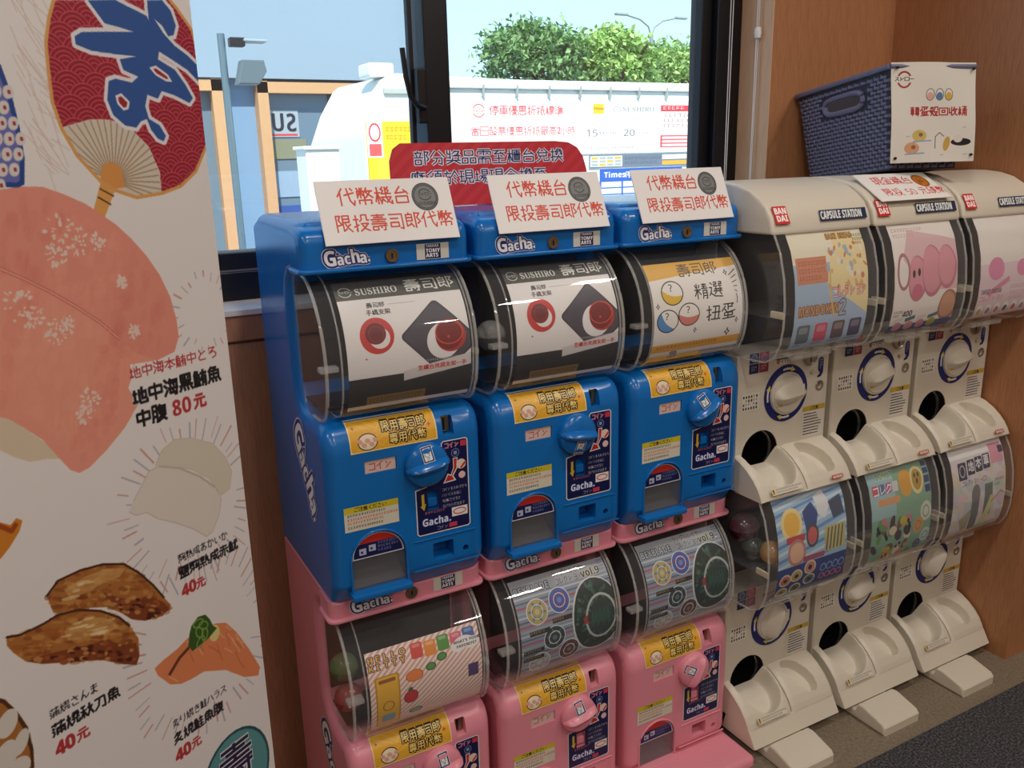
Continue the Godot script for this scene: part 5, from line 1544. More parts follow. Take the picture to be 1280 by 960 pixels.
# ---------------------------------------------------------------- loose things
func things() -> void:
	var b: MB
	# banner
	var bp := Vector3(-0.13508, 0, 0.1)
	var bd := Vector3(0.84373, 0, -0.53677)
	var bn := thing("roll_up_banner", "tall white roll-up banner with sushi pictures and a red fan", "banner", bp - bd * 0.31, atan2(0.53677, 0.84373))
	obj("sheet", once("banner", func(m: MB):
		m.prism(prof([-0.31, 0.06, 0.31, 0.06, 0.31, 2.0, -0.31, 2.0]), at_z(0, 0, 0), -0.0015, 0.0)), M.paper, bn)
	obj("print", decal(0.62, 1.94, Vector3(0, 1.03, 0.0006)), printed(T.banner, 0.5), bn)
	obj("base", once("banner_base", func(m: MB): m.box(Vector3(0, 0.035, -0.01), Vector3(0.66, 0.06, 0.09), 0.015, 3)), M.metal, bn)
	for s in [-1, 1]: obj("foot", once("banner_foot%d" % s, func(m: MB): m.box(Vector3(s * 0.24, 0.004, -0.01), Vector3(0.03, 0.008, 0.26), 0.003)), M.metal, bn)
	obj("top_bar", once("banner_bar", func(m: MB): m.box(Vector3(0, 2.005, -0.001), Vector3(0.63, 0.02, 0.014), 0.004)), M.metal, bn)
	# token cards on the blue lids, leaning back
	var seats := [[0.157, 0.0, "white token card on the blue lid nearest the banner"], [0.455, 0.0, "white token card on the middle blue lid"], [0.752, 0.02, "white token card on the blue lid beside the white machines"]]
	for s in seats:
		var c := thing("token_card", s[2], "card", Vector3(s[0], 1.204, -0.0195), s[1], "token cards")
		c.rotation.x = -0.42
		obj("stock", once("card_stock", func(m: MB): m.box(Vector3(0, 0.052, -0.0008), Vector3(0.225, 0.104, 0.0012))), M.paper, c)
		obj("print", decal(0.224, 0.1035, Vector3(0, 0.052, 0.0001)), printed(T.card, 0.5), c)
	var cc := thing("cash_card", "white cash card with an orange coin on the middle white cover", "card", Vector3(1.322, 1.2195, 0.045))
	cc.rotation.x = -1.0
	obj("stock", once("cash_stock", func(m: MB): m.box(Vector3(0, 0.048, 0.0002), Vector3(0.228, 0.096, 0.0012))), M.paper, cc)
	obj("print", decal(0.227, 0.096, Vector3(0, 0.048, 0.0011)), printed(T.cash, 0.5), cc)
	# red cardboard sign on the blue lids
	var rs := thing("red_sign", "red cardboard sign with outlined lettering behind the token cards", "sign", Vector3(0.455, 1.2408, -0.24))
	rs.rotation.x = -0.1
	var shape := prof([-0.215, 0.0, 0.215, 0.0, 0.212, 0.06, 0.205, 0.085, 0.192, 0.103, 0.172, 0.113, 0.14, 0.116, -0.19, 0.116, -0.205, 0.106, -0.213, 0.085])
	obj("board", once("red_board", func(m: MB): m.prism(shape, at_z(0, 0, -0.003), 0.0, 0.003)), mat(Color(0.80, 0.16, 0.20), 0.55), rs)
	var fm := MB.new()
	var ix := Geometry2D.triangulate_polygon(shape)
	for i in range(0, ix.size(), 3):
		var p := []
		var u := []
		for k in 3:
			var q := shape[ix[i + k]]
			p.append(Vector3(q.x, q.y, 0.0006))
			u.append(Vector2((q.x + 0.215) / 0.43, 1.0 - q.y / 0.118))
		fm.tri(p[0], p[1], p[2], u[0], u[1], u[2])
	obj("print", fm.commit(), printed(T.redsign, 0.5), rs)
	obj("strut", once("red_strut", func(m: MB): m.prism(prof([-0.05, 0.0, -0.003, 0.0, -0.003, 0.1]), SIDE, -0.02, 0.02)), M.paper, rs)
	basket()
	# blind cord with its bead
	var cord := thing("blind_cord", "white blind cord with a bead hanging by the pale wooden jamb", "cord", Vector3(1.302, 1.10, -0.44))
	for dx in [0.0, 0.006]: obj("string", once("string%.3f" % dx, func(m: MB): m.tube([Vector3(dx, 1.24, 0), Vector3(dx, 0.5, 0.002), Vector3(dx * 0.5, 0.0, 0.0)], 0.0013, 5)), M.white, cord)
	obj("bead", once("bead", func(m: MB): m.lathe([Vector2(0, 0.014), Vector2(0.008, 0.012), Vector2(0.010, 0.0), Vector2(0.008, -0.012), Vector2(0, -0.014)], Transform3D(Vector3(1, 0, 0), Vector3(0, 0, -1), Vector3(0, 1, 0), Vector3(0.003, 0.51, 0.003)), 12)), M.white, cord)
	var cord2 := thing("pull_cord", "thin white double cord hanging against the dark window frame", "cord", Vector3(1.262, 1.10, -0.49))
	for dx in [0.0, 0.012]: obj("string", once("pull%.3f" % dx, func(m: MB): m.tube([Vector3(dx, 1.24, 0), Vector3(dx * 0.4, 0.0, 0.0)], 0.0012, 5)), M.white, cord2)
	# floor mat
	var mm := mat(Color.WHITE, 0.95)
	mm.albedo_texture = noise_tex(41, 0.09, [[0.0, 0.4, 0.6, 1.0], [Color(0.10, 0.105, 0.12), Color(0.20, 0.205, 0.22), Color(0.30, 0.30, 0.315), Color(0.48, 0.48, 0.5)]])
	mm.uv1_triplanar = true
	mm.uv1_world_triplanar = true
	mm.uv1_scale = Vector3(3, 3, 3)
	mm.heightmap_enabled = false
	var mt := thing("floor_mat", "dark grey carpet mat lying on the floor in front of the machines", "mat", Vector3(1.2, 0, 1.2))
	obj("carpet", once("mat", func(m: MB): m.box(Vector3(0, 0.004, 0), Vector3(3.2, 0.008, 1.985), 0.002)), mm, mt)
	# capsules in the white machines' bins
	var spots := [[W0 - 0.107, 0.617 - 0.088, -0.02, Color(0.22, 0.05, 0.10), 0.034, "dark purple capsule at the left of the lower bin beside the pink machine"], [W0 - 0.102, 0.490, 0.005, Color(0.16, 0.20, 0.16), 0.026, "dark green capsule in the lower bin under the purple one"], [W0 - 0.085, 0.490, 0.045, Color(0.72, 0.52, 0.24), 0.026, "amber capsule in the lower bin in front of the green one"]]
	spots.append([0.338, 1.025, -0.055, Color(0.75, 0.78, 0.8), 0.027, "empty clear capsule at the left of the middle blue machine's drum"])
	spots.append([0.036, 0.392, -0.07, Color(0.60, 0.20, 0.20), 0.026, "red capsule at the left end of the striped pink machine's drum"])
	spots.append([0.036, 0.446, -0.085, Color(0.30, 0.42, 0.22), 0.026, "green capsule above the red one in the striped pink machine's drum"])
	for s in spots:
		var c := thing("toy_capsule", s[5], "capsule", Vector3(s[0], s[1], s[2]), 0.4, "loose capsules")
		obj("cup", once("cup%.3f" % s[4], func(m: MB):
			var p := []
			for k in 9: p.append(Vector2(s[4] * sin(PI / 2 * k / 8), -s[4] * cos(PI / 2 * k / 8)))
			m.lathe(p, Transform3D(Vector3(1, 0, 0), Vector3(0, 0, -1), Vector3(0, 1, 0), Vector3.ZERO), 20)), M.smoke if s[5].begins_with("empty") else mat(s[3], 0.25), c)
		obj("dome", once("dome%.3f" % s[4], func(m: MB):
			var p := []
			for k in 9: p.append(Vector2(s[4] * cos(PI / 2 * k / 8), s[4] * sin(PI / 2 * k / 8)))
			m.lathe(p, Transform3D(Vector3(1, 0, 0), Vector3(0, 0, -1), Vector3(0, 1, 0), Vector3.ZERO), 20)), M.rim if s[5].begins_with("empty") else mat(s[3].lerp(Color(0.6, 0.6, 0.6), 0.25), 0.2), c)

func basket() -> void:
	# open plastic basket with a woven relief; x along its short side, -z along its long side
	var t := thing("plastic_basket", "grey purple woven plastic basket standing on the white machines", "basket", Vector3(1.316, 1.2815, -0.032), -0.25)
	t.rotation.x = -0.11
	var H := 0.215
	var D := 0.345
	var W := 0.212
	var tp := 0.022   # taper per side
	var m := mat(Color(0.43, 0.43, 0.54), 0.42)
	var md := mat(Color(0.17, 0.16, 0.22), 0.6)
	# corner points at height fraction f
	var pt := func(u: float, f: float, side: String, out: float) -> Vector3:
		var e := tp * (1.0 - f)
		if side == "left": return Vector3(e - out, f * H, -lerpf(e, D - e, u))
		if side == "right": return Vector3(W - e + out, f * H, -lerpf(e, D - e, u))
		if side == "front": return Vector3(lerpf(e, W - e, u), f * H, -e + out)
		return Vector3(lerpf(e, W - e, u), f * H, -D + e - out)
	var hole := Rect2(0.27, 0.69, 0.42, 0.16)   # u, f
	for side in ["left", "right", "front", "rear"]:
		var b := MB.new()
		var us := [0.0, hole.position.x, hole.end.x, 1.0] if side in ["left", "right"] else [0.0, 1.0]
		var fs := [0.0, hole.position.y, hole.end.y, 1.0] if side in ["left", "right"] else [0.0, 1.0]
		for i in us.size() - 1:
			for j in fs.size() - 1:
				if us.size() > 2 and i == 1 and j == 1: continue
				for o in [0.0, -0.003]: b.quad(pt.call(us[i], fs[j + 1], side, o), pt.call(us[i + 1], fs[j + 1], side, o), pt.call(us[i + 1], fs[j], side, o), pt.call(us[i], fs[j], side, o))
		obj("side_wall", b.commit(), md, t)
		if side == "rear" or side == "right": continue
		# weave: raised strands, each turning into the next like a running stitch
		var cols := 15 if side == "left" else 8
		var rws := 22
		var wv := MB.new()
		for i in cols:
			for j in rws:
				var u0 := (i + (0.5 if j % 2 else 0.0)) / cols
				var u1 := u0 + 0.80 / cols
				var f0 := 0.015 + 0.93 * j / rws
				var f1 := f0 + 0.93 * 0.80 / rws
				u1 = minf(u1, 0.995)
				if u1 - u0 < 0.01: continue
				if side == "left" and u1 > hole.position.x - 0.035 and u0 < hole.end.x + 0.035 and f1 > hole.position.y - 0.04 and f0 < hole.end.y + 0.04: continue
				var q := [pt.call(u0, f1, side, 0.0), pt.call(u1, f1, side, 0.0), pt.call(u1, f0, side, 0.0), pt.call(u0, f0, side, 0.0)]
				var um := 0.12 * (u1 - u0)
				var fm := 0.18 * (f1 - f0)
				var p := [pt.call(u0 + um, f1 - fm, side, 0.0035), pt.call(u1 - um, f1 - fm, side, 0.0035), pt.call(u1 - um, f0 + fm, side, 0.0035), pt.call(u0 + um, f0 + fm, side, 0.0035)]
				wv.quad(p[0], p[1], p[2], p[3])
				for k in 4: wv.quad(q[k], q[(k + 1) % 4], p[(k + 1) % 4], p[k])
				# the bridge to the strand above, at one end
				var s0 := u0 + (u1 - u0) * 0.62
				var c := [pt.call(s0, f1 + 0.93 * 0.22 / rws, side, 0.0028), pt.call(u1 - um, f1 + 0.93 * 0.22 / rws, side, 0.0028), pt.call(u1 - um, f1 - fm, side, 0.0028), pt.call(s0, f1 - fm, side, 0.0028)]
				wv.quad(c[0], c[1], c[2], c[3])
		var w := obj("weave", wv.commit(20), m, t)
		w.set_meta("kind", "stuff")
		if side == "left":
			var path := []
			var cu := hole.get_center()
			for k in 33:
				var a := TAU * k / 32
				var ex := signf(cos(a)) * pow(absf(cos(a)), 0.45) * hole.size.x / 2
				var ey := signf(sin(a)) * pow(absf(sin(a)), 0.75) * hole.size.y / 2
				path.append(pt.call(cu.x + ex * 1.02, cu.y + ey * 1.05, side, 0.002))
			var g := MB.new()
			g.tube(path, 0.0065, 8)
			obj("grip_rim", g.commit(), m, t)
	var rim := MB.new()
	var c4 := [Vector3(-0.004, H, 0.004), Vector3(W + 0.004, H, 0.004), Vector3(W + 0.004, H, -D - 0.004), Vector3(-0.004, H, -D - 0.004)]
	for i in 4: rim.tube([c4[i], c4[i].lerp(c4[(i + 1) % 4], 0.5), c4[(i + 1) % 4]], 0.006, 8)
	obj("rim", rim.commit(), m, t)
	var fl := MB.new()
	fl.box(Vector3(W / 2, 0.002, -D / 2), Vector3(W - tp * 2, 0.004, D - tp * 2))
	obj("bottom", fl.commit(), md, t)
	# the sheet tied to the short side
	var sh := thing("basket_sheet", "white sheet with red lettering tied to the end of the basket", "paper sign", t.position, t.rotation.y)
	sh.rotation.x = t.rotation.x
	b_sheet(sh, W, H)

func b_sheet(sh: Node3D, W: float, H: float) -> void:
	var b := MB.new()
	var rr := []
	for j in 13:
		var f := 1.0 - j / 12.0
		var row := PackedVector3Array()
		for i in 13:
			var u := i / 12.0
			row.append(Vector3(-0.002 + u * (W + 0.004), 0.012 + f * (H - 0.004), 0.0105 + 0.0025 * sin(u * 7.0 + f * 2.0) * sin(f * 5.0) - 0.004 * absf(u - 0.47)))
		rr.append(row)
	b.rows(rr)
	obj("sheet", b.commit(70), printed(T.basket, 0.6), sh)
	for p in [Vector2(0.008, 0.022), Vector2(W - 0.008, 0.026), Vector2(0.01, H - 0.004), Vector2(W - 0.008, H - 0.006)]:
		var k := MB.new()
		k.lathe([Vector2(0, 0.0145), Vector2(0.0028, 0.014), Vector2(0.0032, 0.010)], at_z(p.x, p.y, 0), 8)
		obj("tie", k.commit(), M.black, sh)
# ---------------------------------------------------------------- mesh builder
class MB:
	var v := PackedVector3Array()
	var uv := PackedVector2Array()
	func tri(a: Vector3, b: Vector3, c: Vector3, ua := Vector2.ZERO, ub := Vector2.ZERO, uc := Vector2.ZERO) -> void:
		v.append(a); v.append(b); v.append(c)
		uv.append(ua); uv.append(ub); uv.append(uc)
	func quad(a: Vector3, b: Vector3, c: Vector3, d: Vector3, flip := false) -> void:
		# a top-left, b top-right, c bottom-right, d bottom-left as the viewer sees it
		tri(a, b, c, Vector2(0, 0), Vector2(1, 0), Vector2(1, 1))
		tri(a, c, d, Vector2(0, 0), Vector2(1, 1), Vector2(0, 1))
	func rows(r: Array, ring := false) -> void:
		var n: int = r[0].size()
		var m := n if ring else n - 1
		for i in r.size() - 1:
			for j in m:
				var k := (j + 1) % n
				var u0 := float(j) / m
				var u1 := float(j + 1) / m
				var v0 := float(i) / (r.size() - 1)
				var v1 := float(i + 1) / (r.size() - 1)
				tri(r[i][j], r[i][k], r[i + 1][k], Vector2(u0, v0), Vector2(u1, v0), Vector2(u1, v1))
				tri(r[i][j], r[i + 1][k], r[i + 1][j], Vector2(u0, v0), Vector2(u1, v1), Vector2(u0, v1))
	# ccw: the triangles run counter-clockwise in the polygon's own plane
	func cap(poly: PackedVector2Array, t: Transform3D, d: float, ccw := true) -> void:
		var ix := Geometry2D.triangulate_polygon(poly)
		for i in range(0, ix.size(), 3):
			var p := poly[ix[i]]
			var q := poly[ix[i + 1]]
			var r := poly[ix[i + 2]]
			if ((q - p).cross(r - p) > 0) != ccw:
				var s := q
				q = r
				r = s
			tri(t * Vector3(p.x, p.y, d), t * Vector3(q.x, q.y, d), t * Vector3(r.x, r.y, d))
	static func inset(poly: PackedVector2Array, d: float, pull := []) -> PackedVector2Array:
		var n := poly.size()
		var area := 0.0
		for i in n: area += poly[i].cross(poly[(i + 1) % n])
		var sg := 1.0 if area > 0 else -1.0
		var out := PackedVector2Array()
		for i in n:
			var e0 := (poly[i] - poly[(i + n - 1) % n]).normalized()
			var e1 := (poly[(i + 1) % n] - poly[i]).normalized()
			var n0 := Vector2(-e0.y, e0.x) * sg
			var n1 := Vector2(-e1.y, e1.x) * sg
			var m := (n0 + n1).normalized()
			var off := m * d / maxf(0.35, m.dot(n0))
			out.append(poly[i] + (off if pull.is_empty() else off * pull[i]))
		return out
	# polygon in the xy plane of t, pulled along t's z from d0 to d1 with rounded rims
	func prism(poly: PackedVector2Array, t: Transform3D, d0: float, d1: float, bevel := 0.0, seg := 3, pull := []) -> void:
		var layers := []
		if bevel > 0.0:
			for k in seg + 1:
				var a := PI / 2 * k / seg
				layers.append([bevel * (1 - sin(a)), d0 + bevel * (1 - cos(a))])
			for k in seg + 1:
				var a := PI / 2 * (seg - k) / seg
				layers.append([bevel * (1 - sin(a)), d1 - bevel * (1 - cos(a))])
		else:
			layers = [[0.0, d0], [0.0, d1]]
		var area := 0.0
		for i in poly.size(): area += poly[i].cross(poly[(i + 1) % poly.size()])
		if area < 0:
			poly = poly.duplicate()
			poly.reverse()
			pull = pull.duplicate()
			pull.reverse()
		var hand := t.basis.determinant() > 0
		var rr := []
		for l in layers:
			var p := inset(poly, l[0], pull) if l[0] > 0 else poly
			var q := PackedVector3Array()
			for x in p: q.append(t * Vector3(x.x, x.y, l[1]))
			rr.append(q)
		if hand: rr.reverse()
		rows(rr, true)
		var pe := inset(poly, bevel, pull) if bevel > 0 else poly
		cap(pe, t, d0, hand)
		cap(pe, t, d1, not hand)
	func box(c: Vector3, s: Vector3, r := 0.0, seg := 2) -> void:
		var h := s / 2
		var p := PackedVector2Array([Vector2(-h.x, -h.y), Vector2(h.x, -h.y), Vector2(h.x, h.y), Vector2(-h.x, h.y)])
		if r > 0: p = rrect(-h.x, -h.y, h.x, h.y, r, seg)
		prism(p, Transform3D(Basis(), c), -h.z, h.z, r, seg)
	static func rrect(x0: float, y0: float, x1: float, y1: float, r: float, seg := 3) -> PackedVector2Array:
		var o := PackedVector2Array()
		var cs := [[x1 - r, y0 + r, -PI / 2], [x1 - r, y1 - r, 0.0], [x0 + r, y1 - r, PI / 2], [x0 + r, y0 + r, PI]]
		for c in cs:
			for k in seg + 1:
				var a: float = c[2] + PI / 2 * k / seg
				o.append(Vector2(c[0] + r * cos(a), c[1] + r * sin(a)))
		return o
	func lathe(prof: Array, t: Transform3D, seg := 24) -> void:
		var rr := []
		for p in prof:
			var q := PackedVector3Array()
			for k in seg:
				var a := TAU * k / seg
				q.append(t * Vector3(p.x * cos(a), p.x * sin(a), p.y))
			rr.append(q)
		rows(rr, true)
	func tube(path: Array, r: float, seg := 8) -> void:
		var rr := []
		for i in path.size():
			var a: Vector3 = path[maxi(i - 1, 0)]
			var b: Vector3 = path[mini(i + 1, path.size() - 1)]
			var d := (b - a).normalized()
			var u := d.cross(Vector3.UP if absf(d.y) < 0.9 else Vector3.RIGHT).normalized()
			var w := u.cross(d)
			var q := PackedVector3Array()
			for k in seg:
				var an := TAU * k / seg
				q.append(path[i] + (u * cos(an) + w * sin(an)) * r)
			rr.append(q)
		rows(rr, true)
		for e in [0, path.size() - 1]:
			for k in seg: tri(path[e], rr[e][k], rr[e][(k + 1) % seg])
	func commit(deg := 38.0) -> ArrayMesh:
		var lim := cos(deg_to_rad(deg))
		var n := v.size()
		var fn := PackedVector3Array()
		fn.resize(n / 3)
		var at := {}
		for i in range(0, n, 3):
			fn[i / 3] = (v[i + 2] - v[i]).cross(v[i + 1] - v[i])
			for k in 3:
				var key := Vector3i((v[i + k] * 40000.0).round())
				if at.has(key): at[key].append(i / 3)
				else: at[key] = [i / 3]
		var un := PackedVector3Array()
		un.resize(fn.size())
		for i in fn.size(): un[i] = fn[i].normalized()
		var nn := PackedVector3Array()
		nn.resize(n)
		for i in n:
			var f := i / 3
			var s := Vector3.ZERO
			for g in at[Vector3i((v[i] * 40000.0).round())]:
				if un[g].dot(un[f]) > lim: s += fn[g]
			nn[i] = s.normalized() if s.length_squared() > 0 else un[f]
		var arr := []
		arr.resize(Mesh.ARRAY_MAX)
		arr[Mesh.ARRAY_VERTEX] = v
		arr[Mesh.ARRAY_NORMAL] = nn
		arr[Mesh.ARRAY_TEX_UV] = uv
		var m := ArrayMesh.new()
		m.add_surface_from_arrays(Mesh.PRIMITIVE_TRIANGLES, arr)
		return m

# ---------------------------------------------------------------- prints: a small drawing board
class Board:
	var im: Image
	var s := 2.0
	var w := 0
	var h := 0
	var xf := Transform2D()
	func _init(lw: int, lh: int, bg: Color, ss := 2.0) -> void:
		w = lw; h = lh; s = ss
		im = Image.create_empty(int(lw * ss), int(lh * ss), false, Image.FORMAT_RGBA8)
		im.fill(bg)
	func many(cs: Array, col: Color) -> void:
		var lines := {}
		var W := im.get_width()
		var H := im.get_height()
		for c in cs:
			var n: int = c.size()
			if n < 2: continue
			var prev: Vector2 = xf * c[n - 1] * s
			for i in n:
				var p: Vector2 = xf * c[i] * s
				var a := prev
				var b := p
				prev = p
				if a.y == b.y: continue
				if a.y > b.y:
					var tmp := a
					a = b
					b = tmp
				var y0 := maxi(0, ceili(a.y - 0.5))
				var y1 := mini(H - 1, ceili(b.y - 0.5) - 1)
				var k := (b.x - a.x) / (b.y - a.y)
				for y in range(y0, y1 + 1):
					var x := a.x + (y + 0.5 - a.y) * k
					if lines.has(y): lines[y].append(x)
					else: lines[y] = [x]
		for y in lines:
			var xs: Array = lines[y]
			xs.sort()
			for i in range(0, xs.size() - 1, 2):
				var x0 := clampi(roundi(xs[i]), 0, W)
				var x1 := clampi(roundi(xs[i + 1]), 0, W)
				if x1 <= x0: continue
				if col.a >= 1.0: im.fill_rect(Rect2i(x0, y, x1 - x0, 1), col)
				else:
					for x in range(x0, x1):
						var o := im.get_pixel(x, y)
						var q := o.lerp(Color(col.r, col.g, col.b, o.a), col.a)
						im.set_pixel(x, y, q)
	func poly(pts: Array, col: Color) -> void:
		many([pts], col)
	func rect(x: float, y: float, rw: float, rh: float, col: Color) -> void:
		many([[Vector2(x, y), Vector2(x + rw, y), Vector2(x + rw, y + rh), Vector2(x, y + rh)]], col)
	func rrect(x: float, y: float, rw: float, rh: float, r: float, col: Color) -> void:
		many([Array(MB.rrect(x, y, x + rw, y + rh, r, 4))], col)
	func ell(x: float, y: float, rx: float, ry: float, col: Color, rot := 0.0) -> void:
		var p := []
		for k in 28:
			p.append(Vector2(x, y) + Vector2(rx * cos(TAU * k / 28), ry * sin(TAU * k / 28)).rotated(rot))
		many([p], col)
	func ring(x: float, y: float, rx: float, ry: float, t: float, col: Color, rot := 0.0) -> void:
		var p := []
		var q := []
		for k in 28:
			var e := Vector2(cos(TAU * k / 28), sin(TAU * k / 28))
			p.append(Vector2(x, y) + (e * Vector2(rx, ry)).rotated(rot))
			q.append(Vector2(x, y) + (e * Vector2(rx - t, ry - t)).rotated(rot))
		many([p, q], col)
	func line(pts: Array, t: float, col: Color) -> void:
		for i in pts.size() - 1:
			var a: Vector2 = pts[i]
			var b: Vector2 = pts[i + 1]
			if a == b: continue
			var d := (b - a).normalized() * t / 2
			var n := Vector2(-d.y, d.x)
			many([[a + n - d * 0.4, a - n - d * 0.4, b - n + d * 0.4, b + n + d * 0.4]], col)
		if t * s > 3.0:
			for i in range(1, pts.size() - 1):
				var o := []
				for k in 8: o.append(pts[i] + Vector2(t / 2, 0).rotated(TAU * k / 8))
				many([o], col)
	func scribble(x: float, y: float, rw: float, rows: int, lh: float, col: Color, seed_ := 1) -> void:
		var r := RandomNumberGenerator.new()
		r.seed = seed_
		for k in rows:
			var e := x + rw * (1.0 if k < rows - 1 else r.randf_range(0.5, 0.95))
			var p := x
			while p < e:
				var g := lh * r.randf_range(0.5, 0.75)
				rect(p, y + k * lh, g * 0.8, lh * r.randf_range(0.08, 0.14), col)
				rect(p + g * r.randf_range(0, 0.4), y + k * lh, lh * 0.1, lh * 0.62, col)
				rect(p, y + k * lh + lh * r.randf_range(0.3, 0.5), g * 0.8, lh * 0.1, col)
				p += g * 1.12
	# words: the few dozen Han and kana characters come from stroke lists, Latin from the font's outlines
	func text(str_: String, x: float, y: float, size: float, col: Color, wt := 0.085, sx := 1.0, bold := true, serif := false, gap := 1.0) -> float:
		var px := x
		for ch in str_:
			if Strokes.has(ch):
				for st in Strokes.get_strokes(ch):
					var q := []
					for p in st: q.append(Vector2(px + (0.05 + p.x * 0.9) * size * sx, y + (0.05 + p.y * 0.9) * size))
					line(q, wt * size, col)
				px += size * sx * 1.02 * gap
			elif ch == " ":
				px += size * 0.35 * sx
			else:
				var g := Strokes.latin(ch, bold, serif)
				var cs := []
				for c in g[0]:
					var q := []
					for p in c: q.append(Vector2(px + p.x * size * sx, y + size * 0.86 + p.y * size))
					cs.append(q)
				many(cs, col)
				if wt < 0:
					for q in cs:
						q.append(q[0])
						line(q, -wt * size, col)
				px += g[1] * size * sx * gap
		return px
	# the same with a rim in another colour
	func rimmed(str_: String, x: float, y: float, size: float, col: Color, rim: Color, t: float, wt := 0.085, sx := 1.0, bold := true, gap := 1.0) -> float:
		var keep := wt
		var px := x
		for pass_ in 2:
			px = x
			for ch in str_:
				if Strokes.has(ch):
					px = text(ch, px, y, size, rim if pass_ == 0 else col, keep + (t * 2 if pass_ == 0 else 0.0), sx, bold, false, gap)
				elif pass_ == 0:
					px = text(ch, px, y, size, rim, -t * 2, sx, bold, false, gap)
				else:
					px = text(ch, px, y, size, col, 0.01, sx, bold, false, gap)
		return px
	func done(alpha := false) -> ImageTexture:
		if s > 1.0: im.resize(w, h, Image.INTERPOLATE_BILINEAR)
		if not alpha: im.convert(Image.FORMAT_RGB8)
		return ImageTexture.create_from_image(im)

